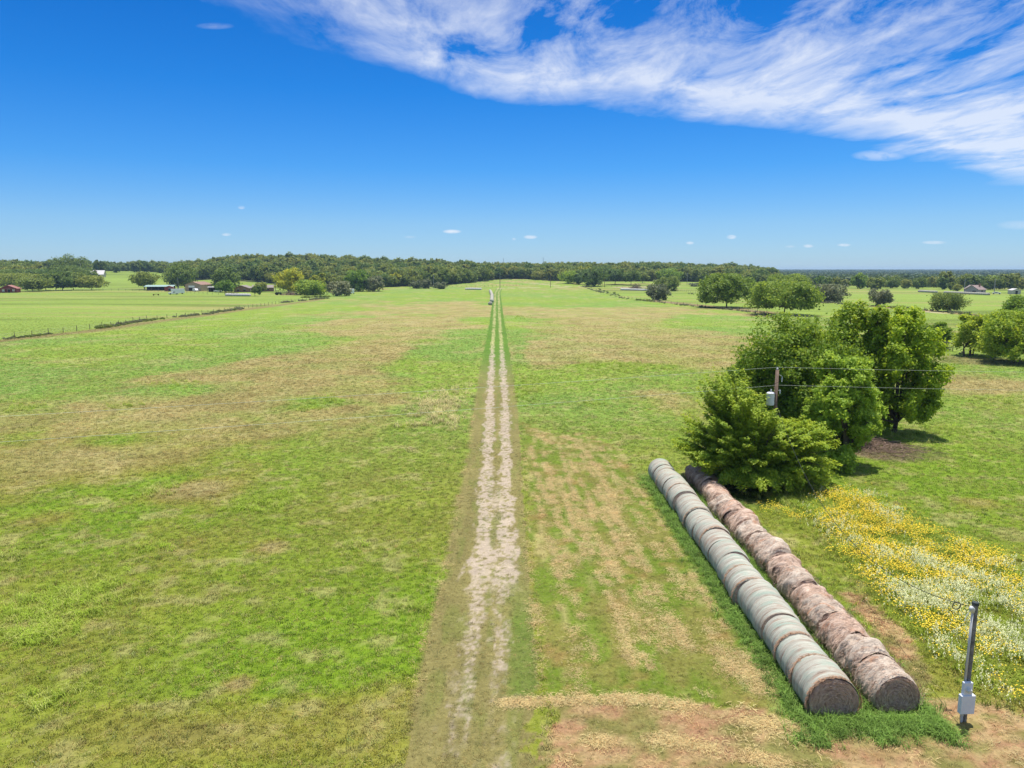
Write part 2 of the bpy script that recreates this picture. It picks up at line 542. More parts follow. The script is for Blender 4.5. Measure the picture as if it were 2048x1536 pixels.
MOWED = [(1046, 845), (1130, 868), (1190, 872), (1240, 895), (1262, 935), (1300, 1010), (1370, 1110), (1440, 1215), (1500, 1310), (1543, 1385), (1535, 1412), (1092, 1392), (1066, 1150), (1055, 1000)]
DIRT = [(1095, 1395), (1530, 1415), (1600, 1452), (1790, 1455), (1840, 1425), (1880, 1400), (1960, 1400), (2060, 1430), (2200, 1480), (2200, 1700), (1090, 1700), (1095, 1500), (1130, 1450)]
BAREPATH = [(1690, 1190), (1735, 1190), (1800, 1250), (1830, 1300), (1870, 1400), (1840, 1400), (1790, 1330), (1740, 1260)]
FLOWERS = [(1625, 1030), (1655, 990), (1735, 1000), (1850, 1070), (1960, 1110), (2060, 1145), (2300, 1200), (2300, 1480), (2060, 1440), (1975, 1385), (1905, 1340), (1800, 1235), (1740, 1175), (1690, 1110)]
R_FENCE = [(1165, 573), (1250, 597), (1300, 603), (1380, 612), (1455, 619), (1570, 632), (1700, 655), (1862, 693), (1940, 711), (2030, 728), (2200, 765)]
R_FENCE2 = [(1190, 572), (1345, 580), (1395, 588), (1500, 596), (1640, 605), (1760, 613), (1895, 624), (2010, 640), (2200, 660)]
L_FENCE = [(-260, 712), (0, 680), (105, 668), (210, 655), (290, 641), (400, 630), (490, 617), (560, 607), (640, 598)]
WOOD_PX = [330, 345, 430, 500, 560, 700, 800, 880, 960, 1000, 1050, 1100, 1200, 1300, 1400, 1480, 1540]
WOOD_Y = [690, 690, 690, 650, 610, 560, 590, 600, 680, 730, 740, 700, 690, 690, 690, 660, 620]


def albedo(x, y, z):
    px, py = proj(x, y, z)
    big = fbm(x / 38, y / 38, 11, 4); mid = fbm(x / 9, y / 9, 21, 4); sm = fbm(x / 2.2, y / 2.2, 31, 3)
    bias = np.zeros_like(x)
    for X0, Y0, rx, ry, am in PATCH_G:
        r2 = ((x - X0) / (rx * 1.25)) ** 2 + ((y - Y0) / (ry * 1.25)) ** 2
        bias = bias + am * np.exp(-r2 * 1.1)
    s = .55 * big + .30 * mid + .15 * sm + bias
    tan = (smooth(.49, .64, s) * (.62 + .5 * smooth(.35, .65, fbm(x / 5.0, y / 5.0, 35, 4))))[..., None].clip(0, 1)
    gmix = smooth(.35, .65, fbm(x / 24, y / 24, 41, 3))[..., None]
    near = smooth(90, 34, y)[..., None] * .92
    green = G_BRIGHT * (1 - gmix) + G_BLUE * gmix
    ngreen = G_DEEP * (1 - gmix * .7) + G_OLIVE * gmix * .7
    nt_ = smooth(.40, .56, s)[..., None]
    far_c = green * (1 - tan) + G_TAN * tan
    near_c = ngreen * (1 - nt_) + G_OLIVE * nt_
    near_c = near_c * (1 - smooth(.54, .78, s)[..., None]) + (G_TAN * .85) * smooth(.54, .78, s)[..., None]
    c = far_c * (1 - near) + near_c * near
    ok = y > 12
    # hay meadows beyond the fences
    fy = np.interp(px, [p[0] for p in R_FENCE], [p[1] for p in R_FENCE])
    rf = ok & (px > 1165) & (py < fy)
    lf_y = np.interp(px, [p[0] for p in L_FENCE], [p[1] for p in L_FENCE])
    lf = ok & (px < 640) & (py < lf_y)
    n = fbm(x / 60, y / 25, 51, 3)[..., None]
    field = G_FIELD * (.82 + .35 * n) * (1 - .35 * smooth(.5, .75, fbm(x / 90, y / 18, 57, 3)))[..., None] + .0
    tanb = smooth(.56, .70, fbm(x / 120, y / 14, 59, 3))[..., None] * .6
    field = field * (1 - tanb) + G_TAN * tanb
    fl = np.where(y < 110, smooth(.58, .72, fbm(x / 1.1, y / 1.1, 101, 3)), smooth(.56, .70, fbm(x / 4.5, y / 4.5, 103, 3)))[..., None] * .45
    c = c * (1 - fl) + np.array((.34, .29, .13)) * fl
    bk = (smooth(.52, .66, fbm(x / 3.4, y / 3.4, 105, 4)) * (.18 + .25 * tan[..., 0]))[..., None]
    c = c * (1 - bk) + np.array((.165, .138, .040)) * bk
    w = (rf | lf)[..., None]
    c = np.where(w, field, c)
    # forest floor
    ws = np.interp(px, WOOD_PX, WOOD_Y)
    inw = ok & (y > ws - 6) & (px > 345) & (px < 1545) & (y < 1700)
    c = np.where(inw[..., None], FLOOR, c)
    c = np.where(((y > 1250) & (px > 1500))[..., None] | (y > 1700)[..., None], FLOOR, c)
    # mown strip with cut hay
    wj = 46 * (fbm(x / .9, y / .9, 111, 3) - .5); wk = 26 * (fbm(x / .8, y / .8, 113, 3) - .5)
    d1 = inpoly(px + wj * .7, py + wk, MOWED)
    m1 = d1.astype(float)
    ang = x * .98 - (y - 24) * (-.06)
    rows = fbm(ang / .20, y / 3.2, 61, 3)
    hay = .5 * smooth(.57, .67, rows * .62 + .38 * fbm(x / 3, y / 6, 63, 3))[..., None]
    mb_ = smooth(.42, .6, fbm(x / .8, y / 1.6, 67, 3))[..., None]
    mow = np.array((.115, .160, .018)) * (1 - .6 * mb_) + np.array((.19, .155, .045)) * .6 * mb_
    mow = mow * (1 - hay) + STRAW * .95 * hay
    rs = smooth(.66, .74, fbm(x / 1.4, y / 1.4, 65, 3))[..., None] * .35
    mow = mow * (1 - rs) + np.array((.30, .15, .07)) * rs
    c = np.where(d1[..., None], mow, c)
    # bare reddish ground with straw
    d2 = inpoly(px + wj * 2.2, py + wk * 1.6, DIRT) | inpoly(px + wj, py + wk * 1.5, BAREPATH)
    g2 = smooth(.46, .64, fbm(x / 1.4, y / 1.1, 71, 4))[..., None]
    st2 = smooth(.40, .62, fbm(x / .5, y / .3, 73, 3))[..., None]
    dirt = REDSOIL * (1 - st2 * .55) + STRAW * .85 * st2 * .55
    dirt = dirt * (1 - g2 * .75) + np.array((.12, .14, .028)) * g2 * .75
    c = np.where(d2[..., None], dirt, c)
    # dead brush litter and painted tree shade under the clump, lush edge by the bales
    for X0, Y0, rx, ry, cc, am in LITTER_SHADE:
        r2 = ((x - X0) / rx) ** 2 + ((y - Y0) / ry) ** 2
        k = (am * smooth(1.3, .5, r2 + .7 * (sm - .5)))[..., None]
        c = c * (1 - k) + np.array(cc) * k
    lush = smooth(1.7, 1.2, np.abs(x - 10.1)) * smooth(51, 48, y) * smooth(20.1, 20.7, y)
    lush = np.maximum(lush, smooth(1.3, .9, np.abs(x - 12.2)) * smooth(49, 46, y) * smooth(20.1, 20.8, y))[..., None]
    c = c * (1 - lush) + np.array((.085, .15, .02)) * lush
    # verge and ruts of the track
    vn = .25 + 1.6 * smooth(23.5, 22.3, y)
    vl = tab(V_L, y) + .5 * (fbm(x / .5, y / .8, 81, 3) - .5); vr = tab(V_R, y) + vn * 1.3 * (fbm(x / .6, y / .6, 83, 3) - .5)
    inv = (x > vl) & (x < vr) & (y < 560) & (y > -60)
    vg = VERGE * (.8 + .4 * fbm(x / .6, y / 5, 85, 3)[..., None])
    grn = smooth(.45, .68, fbm(x / .5, y / 2.5, 87, 3))[..., None] * .4
    vg = vg * (1 - grn) + np.array((.115, .15, .025)) * grn
    far_v = smooth(80, 130, y)[..., None]
    vg = vg * (1 - far_v) + np.array((.085, .165, .018)) * (.85 + .3 * sm[..., None]) * far_v
    gs = (smooth(.9, .15, np.abs(x - (vr - .45))) * smooth(34, 27, y) * smooth(22.2, 22.9, y))[..., None] * .6
    vg = vg * (1 - gs) + np.array((.085, .155, .016)) * gs
    c = np.where(inv[..., None], vg, c)
    rl = tab(RUT_L, y); rr = tab(RUT_R, y)
    nz = fbm(x / .35, y / 1.1, 91, 4); nz2 = fbm(x / 1.3, y / 3.2, 93, 3)
    hw = np.interp(y, [18, 24, 30, 32, 36, 45, 60, 90, 110, 140, 300, 600], [.36, .38, .38, .58, .58, .48, .44, .46, .42, .34, .5, .8])
    wl = np.abs(x - rl) / hw; wr = np.abs(x - rr) / hw
    bare = smooth(1.2, .6, np.minimum(wl, wr) + 2.4 * (nz - .5))
    dens = np.interp(y, [18, 24, 30, 31.5, 34, 40, 60, 100, 120, 160, 300, 600], [.50, .52, .55, .88, .94, .80, .78, .80, .74, .62, .60, .6])
    midb = smooth(.9, .3, np.abs(x - (rl + rr) / 2) / .9 + 1.3 * (nz2 - .5)) * np.interp(y, [30, 31.5, 33, 35, 41, 42.5, 45, 47], [0, .9, .9, .2, .1, .85, .6, 0])
    bare = np.maximum(bare * smooth(.92 - dens, 1.12 - dens, .62 * nz2 + .38 * fbm(x / .5, y / .9, 95, 3)), midb * smooth(.35, .6, nz))
    bare = bare * (y > -60) * (y < 570)
    fine = fbm(x / .22, y / .20, 97, 3)
    bare = np.clip(bare * (1.0 - .85 * smooth(.54, .66, fine)) + 0 * bare, 0, 1)
    bare = np.maximum(bare, .55 * smooth(.60, .70, fbm(x / .5, y / .8, 99, 3)) * smooth(1.7, .4, np.abs(x - (rl + rr) / 2)) * smooth(48, 36, y))
    bare = bare * (1 - smooth(33, 30, y) * (.10 + .70 * smooth(.44, .60, fbm(x / .13, y / .14, 107, 3))))
    k = bare[..., None] * .82
    yel = smooth(110, 150, y)[..., None]
    sand = SAND * (.85 + .3 * nz[..., None]) * (1 - yel) + np.array((.40, .36, .16)) * yel
    c = c * (1 - k) + sand * k
    # pale cut edges along the strip and the two windrow lines come from loose straw
    # far farm lanes
    for pl, w_, cc in LANES:
        dmin = np.full(x.shape, 1e9)
        for (xa, ya), (xb, yb) in zip(pl[:-1], pl[1:]):
            ex, ey = xb - xa, yb - ya
            t = np.clip(((x - xa) * ex + (y - ya) * ey) / (ex * ex + ey * ey), 0, 1)
            dmin = np.minimum(dmin, np.hypot(x - xa - t * ex, y - ya - t * ey))
        k = smooth(w_ * 1.5, w_ * .6, dmin)[..., None]
        c = c * (1 - k) + np.array(cc) * k
    return np.clip(c, .004, .8)


def gpoly(pts):
    return [hit(a, b)[:2] for a, b in pts]


LITTER_SHADE = []
for (a, b, rx, ry, cc, am) in [(1745, 895, 3.2, 4.5, (.17, .115, .085), .9), (1500, 985, 3.5, 3, (.05, .07, .02), .7), (1790, 900, 3.5, 3.5, (.09, .10, .03), .6),  # after the brown litter, two dark patches paint tree shade into the ground
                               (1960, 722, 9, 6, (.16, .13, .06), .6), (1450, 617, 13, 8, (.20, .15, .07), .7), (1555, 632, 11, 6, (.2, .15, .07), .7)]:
    q = hit(a, b); LITTER_SHADE.append((q[0], q[1], rx, ry, cc, am))
LANES = [(gpoly([(1000, 577), (1040, 575.5), (1085, 575), (1140, 574), (1190, 573)]), 2.2, (.36, .31, .18)),
         (gpoly([(1060, 566), (1120, 572), (1190, 574)]), 2.0, (.36, .30, .18)),
         (gpoly([(1790, 619), (1820, 621), (1900, 627), (1960, 632), (2100, 646)]), 1.6, (.40, .34, .2)),
         (gpoly([(1240, 575), (1300, 574), (1345, 573)]), 6, (.33, .25, .17)),
         (gpoly([(1300, 601), (1400, 611), (1560, 628)]), 4.0, (.2, .15, .07)),
         (gpoly([(0, 682), (200, 660), (300, 645), (640, 599)]), 2.5, (.19, .16, .06)),
         (gpoly([(1740, 612), (1900, 624), (2048, 644)]), 3.0, (.24, .17, .08))]


def axis(dense_lo, dense_hi, step, g, lo, hi):
    a = list(np.arange(dense_lo, dense_hi, step))
    s = step; p = a[-1]
    while p < hi:
        s *= g; p += s; a.append(p)
    s = step; p = a[0]; b = []
    while p > lo:
        s *= g; p -= s; b.append(p)
    return np.array(b[::-1] + a)


def sheet(name, xs, ys, mat, dz=0.0, rel=None):
    X, Y = np.meshgrid(xs, ys)
    if rel is not None:
        X = X + rel(Y)
    Z = terr(X, Y)
    C = albedo(X.ravel(), Y.ravel(), Z.ravel())
    V = np.stack([X.ravel(), Y.ravel(), Z.ravel() + dz], 1)
    nx, ny = len(xs), len(ys)
    i = np.arange(nx * ny).reshape(ny, nx)
    Q = np.stack([i[:-1, :-1], i[:-1, 1:], i[1:, 1:], i[1:, :-1]], -1).reshape(-1, 4)
    me = np_mesh(name, V, Q, {'col': ('FLOAT_COLOR', np.concatenate([C, np.ones((len(C), 1))], 1))}, True)
    return tag(link(name, me, mat), kind='structure')


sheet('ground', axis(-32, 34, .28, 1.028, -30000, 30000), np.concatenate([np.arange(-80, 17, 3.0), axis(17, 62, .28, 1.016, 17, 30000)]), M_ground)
tr_y = np.concatenate([np.arange(14.5, 70, .16), np.geomspace(70, 556, 500)])
sheet('dirt_track', np.arange(-2.0, 2.01, .07), tr_y, M_track, .012, lambda Y: (tab(RUT_L, Y) + tab(RUT_R, Y)) / 2)


# ------------------------------------------------------------------ instanced stuff (grass, flowers, straw, far wood)
def unlinked(name, objs):
    c = bpy.data.collections.new(name)
    for o in objs:
        c.objects.link(o)
    return c


def scatter(name, P, scale, rot, col, variants, vi, label=None, cat=None):
    """one object whose geometry nodes put plant meshes on points"""
    n = len(P)
    me = bpy.data.meshes.new(name)
    me.vertices.add(n); me.vertices.foreach_set('co', np.ascontiguousarray(P, dtype=np.float32).ravel())
    for an, typ, key, arr in (('sc', 'FLOAT_VECTOR', 'vector', scale), ('rot', 'FLOAT_VECTOR', 'vector', rot), ('col', 'FLOAT_COLOR', 'color', np.concatenate([col, np.ones((n, 1))], 1))):
        a = me.attributes.new(an, typ, 'POINT'); a.data.foreach_set(key, np.ascontiguousarray(arr, dtype=np.float32).ravel())
    a = me.attributes.new('vi', 'INT', 'POINT'); a.data.foreach_set('value', np.ascontiguousarray(vi, dtype=np.int32))
    o = link(name, me)
    tag(o, label, cat, kind='stuff')
    ng = bpy.data.node_groups.new(name + '_nodes', 'GeometryNodeTree')
    ng.interface.new_socket('Geometry', in_out='INPUT', socket_type='NodeSocketGeometry')
    ng.interface.new_socket('Geometry', in_out='OUTPUT', socket_type='NodeSocketGeometry')
    gi = ng.nodes.new('NodeGroupInput'); go = ng.nodes.new('NodeGroupOutput')
    ip = ng.nodes.new('GeometryNodeInstanceOnPoints')
    ci = ng.nodes.new('GeometryNodeCollectionInfo'); ci.inputs['Collection'].default_value = variants
    ci.inputs['Separate Children'].default_value = True; ci.inputs['Reset Children'].default_value = True

    def na(nm, t):
        a_ = ng.nodes.new('GeometryNodeInputNamedAttribute'); a_.data_type = t; a_.inputs['Name'].default_value = nm
        return a_.outputs['Attribute']
    e2r = ng.nodes.new('FunctionNodeEulerToRotation')
    L = ng.links.new
    L(gi.outputs[0], ip.inputs['Points']); L(ci.outputs[0], ip.inputs['Instance'])
    ip.inputs['Pick Instance'].default_value = True
    L(na('vi', 'INT'), ip.inputs['Instance Index'])
    L(na('rot', 'FLOAT_VECTOR'), e2r.inputs[0]); L(e2r.outputs[0], ip.inputs['Rotation'])
    L(na('sc', 'FLOAT_VECTOR'), ip.inputs['Scale'])
    L(ip.outputs[0], go.inputs[0])
    md = o.modifiers.new('scatter', 'NODES'); md.node_group = ng
    return o


def blades(n, h, spread, width, lean, seed, seg=2, curl=.5):
    """tuft of tapering curved blades; attribute tint rises to the tip"""
    r = np.random.default_rng(seed)
    V = []; Q = []; T = []
    for i in range(n):
        az = r.uniform(0, 6.283); rad = spread * math.sqrt(r.uniform())
        bx, by = rad * math.cos(az * 1.7 + i), rad * math.sin(az * 1.7 + i)
        L_ = h * r.uniform(.55, 1.15); le = lean * r.uniform(.3, 1.3)
        dxx, dyy = math.cos(az), math.sin(az)
        wx, wy = -dyy, dxx
        b0 = len(V); tt = r.uniform(-.2, .25)
        for s in range(seg + 1):
            t = s / seg
            a = le * (t + curl * t * t)
            x = bx + dxx * L_ * math.sin(a) * t; y = by + dyy * L_ * math.sin(a) * t; z = L_ * math.cos(a) * t - .02
            w = width * (1 - .85 * t)
            V += [(x - wx * w, y - wy * w, z), (x + wx * w, y + wy * w, z)]
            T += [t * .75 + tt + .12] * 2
        for s in range(seg):
            k = b0 + 2 * s
            Q.append((k, k + 1, k + 3, k + 2))
    return np_mesh('tuft', np.array(V), np.array(Q), {'tint': ('FLOAT', np.clip(T, 0, 1.2))})


def var_objs(name, meshes, mat):
    out = []
    for me in meshes:
        me.materials.append(mat)
        out.append(bpy.data.objects.new(name, me))
    return unlinked(name + '_source', out)


def sample_trap(n, y0, y1, power=1.0):
    """points on the ground in front of the camera, uniform in area inside the field of view plus margin"""
    y = np.sqrt(rng.uniform(y0 * y0, y1 * y1, n))
    x = rng.uniform(-.80, .80, n) * y + rng.uniform(-3, 3, n)
    return x, y


def on_bale(x, y):
    a = (np.abs(x - 10.16) < .68) & (y > 21.4) & (y < 48.9)
    b = (np.abs(x - 12.42) < .66) & (y > 21.4) & (y < 48.9)
    return a | b


def rz3(n, tilt=.15):
    return np.stack([rng.normal(0, tilt, n), rng.normal(0, tilt, n), rng.uniform(0, 6.283, n)], 1)


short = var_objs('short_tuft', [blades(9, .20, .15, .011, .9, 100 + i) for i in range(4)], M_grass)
yg = np.linspace(15, 290, 2000)
pdf = yg / (1 + (yg / 34) ** 2.0) * (1 - smooth(110, 290, yg)); cdf = np.cumsum(pdf); cdf /= cdf[-1]
NG = 225000
y = np.interp(rng.uniform(size=NG), cdf, yg)
x = rng.uniform(-.80, .80, NG) * y + rng.uniform(-3, 3, NG)
s = (.82 + .55 * smooth(25, 110, y)) * rng.uniform(.6, 1.35, NG) * (1 - .35 * smooth(120, 290, y))
z = terr(x, y)
c = albedo(x, y, z)
lum = c.sum(1)
px_, py_ = proj(x, y, z)
keep = ~on_bale(x, y)
inroad = (x > tab(V_L, y)) & (x < tab(V_R, y))
sandy = (c[:, 2] > .12)
keep &= ~sandy
mown = inpoly(px_, py_, MOWED) | inpoly(px_, py_, DIRT) | inroad
s = np.where(inroad, s * .62, np.where(mown, s * .55, s))
keep &= ~(mown & ~inroad & (rng.uniform(size=len(x)) < .3))
keep &= ~(inroad & (y > 60))
jit = np.clip(rng.normal(1.15, .36, len(x)), .45, 2.2)[:, None]
dryk = (rng.uniform(size=len(x)) < np.where(inpoly(px_, py_, DIRT), .6, np.where(mown, .35, .24)))[:, None] * rng.uniform(.35, 1., (len(x), 1))
cc = c * jit * (1 - dryk) + np.array((.40, .34, .13)) * dryk
cc = cc * (1 + np.array((.10, .0, .0)) * rng.normal(0, 1, (len(x), 1)))
sc = np.stack([s, s, s * rng.uniform(.7, 1.3, len(x))], 1)
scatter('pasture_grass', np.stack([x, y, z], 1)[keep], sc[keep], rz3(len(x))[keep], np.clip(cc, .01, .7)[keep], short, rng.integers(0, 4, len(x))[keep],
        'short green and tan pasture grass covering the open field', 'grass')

# taller coarse grass in clumps, and the lush strips by the bales
tall = var_objs('tall_tuft', [blades(16, .62, .22, .015, .95, 200 + i, 4, .9) for i in range(4)], M_grass)
CL = [(110, 1215, 120, 42, 260), (60, 1270, 70, 20, 130), (190, 1180, 70, 25, 60), (110, 1400, 60, 26, 22), (310, 980, 45, 20, 45), (570, 1000, 50, 16, 50), (505, 1010, 50, 14, 30),
      (700, 1095, 30, 12, 16), (840, 1218, 45, 9, 16), (640, 803, 60, 10, 70), (610, 818, 40, 6, 30), (340, 770, 100, 12, 60), (60, 815, 50, 10, 40), (250, 815, 40, 8, 20),
      (1240, 735, 75, 12, 160), (1060, 770, 35, 20, 70), (1050, 790, 20, 25, 40), (1180, 810, 35, 10, 30), (1330, 735, 40, 12, 40), (800, 855, 40, 8, 20),
      (1040, 635, 14, 4, 40), (480, 1020, 40, 8, 16), (1590, 1000, 60, 22, 240), (1640, 985, 30, 15, 40), (1545, 985, 50, 12, 50), (1900, 860, 60, 14, 40), (1980, 800, 60, 10, 30),
      (330, 1095, 40, 10, 16), (20, 1110, 40, 20, 20), (1730, 840, 40, 12, 60), (1810, 870, 60, 14, 60), (880, 815, 55, 40, 170), (1660, 930, 30, 16, 40)]
xs, ys, dryf, ss = [], [], [], []
for a, b, rx, ry, n in CL:
    X0, Y0, _ = hit(a, b); X1 = hit(a + rx, b)[0]; Ya = hit(a, b - ry)[1]; Yb = hit(a, b + ry)[1]
    ww = 8 if 700 < a < 960 and b < 900 else 0
    xs.append(X0 + rng.normal(0, .55, n) * abs(X1 - X0)); ys.append(Y0 + rng.normal(0, .55, n) * abs(Ya - Yb) / 2)
    pale = (a, b) == (880, 815)
    dryf.append(np.full(n, 1.0 if pale else 0.0)); ss.append(rng.uniform(.55, 1.1, n) * (1.15 if Y0 > 60 else .9) * (1.5 if (a, b) == (880, 815) else 1))
# strips beside and between the bale rows
n = 3000
yy = rng.uniform(19.9, 48.5, n); side = rng.integers(0, 4, n)
xx = np.where(side == 0, 10.16 - rng.gamma(2, .16, n) - .66, np.where(side == 1, 11.29 + rng.normal(0, .24, n),
     np.where(side == 2, 12.42 + .66 + rng.gamma(1.5, .14, n), rng.uniform(9.2, 13.4, n))))
yy = np.where(side == 3, 21.3 - np.abs(rng.normal(0, .42, n)), yy)
kk = (side != 3) | (rng.uniform(size=n) < .5)
xs.append(xx[kk]); ys.append(yy[kk]); dryf.append(np.full(kk.sum(), -1.0)); ss.append(rng.uniform(.4, .85, kk.sum()))
x = np.concatenate(xs); y = np.concatenate(ys); dr = np.concatenate(dryf); s = np.concatenate(ss)
kp = ~on_bale(x, y) & ~((x > tab(V_L, y)) & (x < tab(V_R, y)))
z = terr(x, y)
cg = np.array((.26, .34, .035)) * np.clip(rng.normal(1.0, .22, len(x)), .6, 1.6)[:, None]
cg = np.where((rng.uniform(size=len(x)) < .3)[:, None], np.array((.38, .40, .10)), cg)
cg = np.where((dr > .5)[:, None], np.array((.50, .43, .20)) * rng.uniform(.7, 1.2, (len(x), 1)), cg)
cg = np.where((dr < -.5)[:, None], np.array((.14, .225, .04)) * rng.uniform(.65, 1.5, (len(x), 1)), cg)
scatter('tall_grass', np.stack([x, y, z], 1)[kp], np.stack([s, s, s], 1)[kp], rz3(len(x))[kp], cg[kp], tall, rng.integers(0, 4, len(x))[kp],
        'tall coarse grass in loose clumps and along the bale rows', 'grass')


# loose cut hay: thin strands lying on the ground
def strands(n, seed, spread=.26, L_=.20, w=.0056, zmax=.035):
    r = np.random.default_rng(seed)
    V = []; Q = []; T = []
    for i in range(n):
        a = r.uniform(0, 6.283); cx, cy = r.normal(0, spread, 2); l = L_ * r.uniform(.5, 1.2); zc_ = abs(r.normal(0, zmax)) + .01
        b0 = len(V); bend = r.uniform(-.6, .6)
        for t in (-1, 0, 1):
            x = cx + math.cos(a + bend * t) * l * t / 2; y = cy + math.sin(a + bend * t) * l * t / 2
            V += [(x + math.sin(a) * w, y - math.cos(a) * w, zc_ + .02 * (1 - t * t)), (x - math.sin(a) * w, y + math.cos(a) * w, zc_ + .02 * (1 - t * t) + .006)]
            T += [r.uniform(.3, .7)] * 2
        Q += [(b0, b0 + 1, b0 + 3, b0 + 2), (b0 + 2, b0 + 3, b0 + 5, b0 + 4)]
    return np_mesh('strands', np.array(V), np.array(Q), {'tint': ('FLOAT', T)})


hayv = var_objs('hay_strands', [strands(30, 300 + i) for i in range(4)], M_straw)
xs, ys = [], []
LINES = [([(1000, 1408), (1090, 1403), (1180, 1400), (1300, 1398), (1400, 1422), (1500, 1445), (1640, 1460)], 800, .08), ([(1100, 1490), (1200, 1484), (1330, 1480), (1440, 1500), (1560, 1530)], 520, .09),
         ([(1060, 860), (1150, 880), (1215, 960), (1250, 1060), (1290, 1180), (1330, 1300)], 900, .26), ([(1075, 870), (1140, 905), (1190, 960)], 160, .3),
         ([(1190, 875), (1240, 960), (1290, 1060), (1350, 1150), (1420, 1260), (1480, 1330), (1530, 1385)], 520, .2),
         ([(1120, 1110), (1135, 1200), (1150, 1300), (1165, 1400)], 110, .18), ([(1050, 900), (1052, 1000), (1058, 1100), (1066, 1200), (1078, 1300), (1084, 1380)], 160, .06),
         ([(1065, 1205), (1072, 1250), (1085, 1240)], 40, .12), ([(1200, 1080), (1230, 1180), (1255, 1290), (1290, 1370)], 240, .16), ([(1340, 1230), (1380, 1310), (1420, 1390)], 220, .16),
         ([(1440, 1300), (1500, 1350), (1535, 1385)], 260, .35), ([(945, 830), (932, 930), (905, 1050), (880, 1170), (847, 1290), (832, 1390)], 150, .06)]
for pl, n, sg in LINES:
    g = np.array([hit(a, b)[:2] for a, b in pl]); ln = np.hypot(*np.diff(g, axis=0).T); cum = np.concatenate([[0], np.cumsum(ln)])
    t = rng.uniform(0, cum[-1], n)
    gap = fbm(t / 1.7, t * 0 + n, 5, 2)
    t = t[gap > .38]
    xs.append(np.interp(t, cum, g[:, 0]) + rng.normal(0, sg, len(t))); ys.append(np.interp(t, cum, g[:, 1]) + rng.normal(0, sg, len(t)))
ls = [np.full(len(q), .6) for q in xs]
for k in range(26):
    x0 = rng.uniform(1.6, 9.2); ya, yb = 22 + rng.uniform(0, 20), 58 - rng.uniform(0, 16)
    if yb - ya < 6: continue
    t = rng.uniform(ya, yb, int((yb - ya) * 17))
    t = t[fbm(t / 1.3, t * 0 + k * 3.7, 115, 3) > .47]
    xs.append(x0 + .5 * (fbm(t / 9, t * 0 + k, 117, 2) - .5) * 2 + (t - 40) * -.02 + rng.normal(0, .05, len(t))); ys.append(t); ls.append(np.full(len(t), .5))
lx, ly = np.concatenate(xs), np.concatenate(ys)
A, B = proj(lx, ly, terr(lx, ly)); n0 = sum(len(q) for q in xs[:len(LINES)])
km = inpoly(A, B, MOWED); km[:n0] = True
xs, ys, ls = [lx[km]], [ly[km]], [np.concatenate(ls)[km]]
X, Y = sample_trap(26000, 17, 62)
Z = terr(X, Y); A, B = proj(X, Y, Z)
al = albedo(X, Y, Z)
m = (inpoly(A, B, MOWED) & (al[:, 0] > .25) & (al[:, 2] > .07) & (rng.uniform(size=len(X)) < .12)) | ((inpoly(A, B, DIRT) | inpoly(A, B, BAREPATH)) & (rng.uniform(size=len(X)) < .16))
m &= ~on_bale(X, Y)
xs.append(X[m]); ys.append(Y[m])
x = np.concatenate(xs); y = np.concatenate(ys); z = terr(x, y)
s = rng.uniform(.6, 1.25, len(x)) * np.concatenate([ls[0], np.full(len(x) - len(ls[0]), .9)])
cs = np.array((.50, .38, .17)) * rng.uniform(.65, 1.25, (len(x), 1)) * (1 + .12 * rng.normal(0, 1, (len(x), 1)) * np.array((0, 1, 1)) * .6)
scatter('cut_hay', np.stack([x, y, z], 1), np.stack([s, s, s], 1), rz3(len(x), .03), np.clip(cs, .03, .7), hayv, rng.integers(0, 4, len(x)),
        'loose dry cut hay lying in thin rows on the mown strip', 'cut hay')


# wildflowers
def flower(kind, seed):
    r = np.random.default_rng(seed)
    V = []; Q = []; T = []

    def quad(p, nrm_az, s, sz, t):
        b0 = len(V); a = nrm_az
        V.extend([(p[0] - s * math.cos(a), p[1] - s * math.sin(a), p[2]), (p[0] + s * math.sin(a) * .8, p[1] - s * math.cos(a) * .8, p[2] + sz),
                  (p[0] + s * math.cos(a), p[1] + s * math.sin(a), p[2] + sz * .3), (p[0] - s * math.sin(a) * .8, p[1] + s * math.cos(a) * .8, p[2] - sz)])
        Q.append((b0, b0 + 1, b0 + 2, b0 + 3)); T.extend([t] * 4)
    for i in range(6):
        px0, py0 = r.normal(0, .2, 2)
        h = r.uniform(.35, .62)
        if kind == 'daisy':
            for k in range(3):
                quad((px0, py0, h + .004 * k), r.uniform(0, 6), .031, r.uniform(-.012, .012), r.uniform(.45, .6))
        else:
            for k in range(5):
                quad((px0 + r.normal(0, .012), py0 + r.normal(0, .012), h - .02 + k * .035), r.uniform(0, 6), .020, .015, r.uniform(.4, .6))
    return np_mesh(kind, np.array(V), np.array(Q), {'tint': ('FLOAT', T)})


flv = var_objs('flower_cluster', [flower('daisy', 1), flower('daisy', 2), flower('spike', 3), flower('spike', 4)], M_flower)
X, Y = sample_trap(95000, 17, 55); Z = terr(X, Y); A, B = proj(X, Y, Z)
m = inpoly(A + rng.normal(0, 15, len(A)), B + rng.normal(0, 7, len(B)), FLOWERS)
spot = hit(1545, 1030)
m2 = ((X - spot[0]) ** 2 / .7 + (Y - spot[1]) ** 2 / .5) < 1
m2 |= ((X - hit(1590, 1045)[0]) ** 2 / .3 + (Y - hit(1590, 1045)[1]) ** 2 / .3) < 1
m = (m & (fbm(X / 1.1, Y / 1.1, 121, 3) > .39)) | (m2 & (rng.uniform(size=len(X)) < .5))
X, Y, Z = X[m], Y[m], Z[m]
farness = smooth(38, 24, Y)
white = (fbm(X / 1.3, Y / 1.3, 131, 3) + .16 * farness + rng.normal(0, .10, len(X)) - .25 * m2[m] + .10 * smooth(13.5, 17.5, X) * smooth(38, 28, Y)) > .72
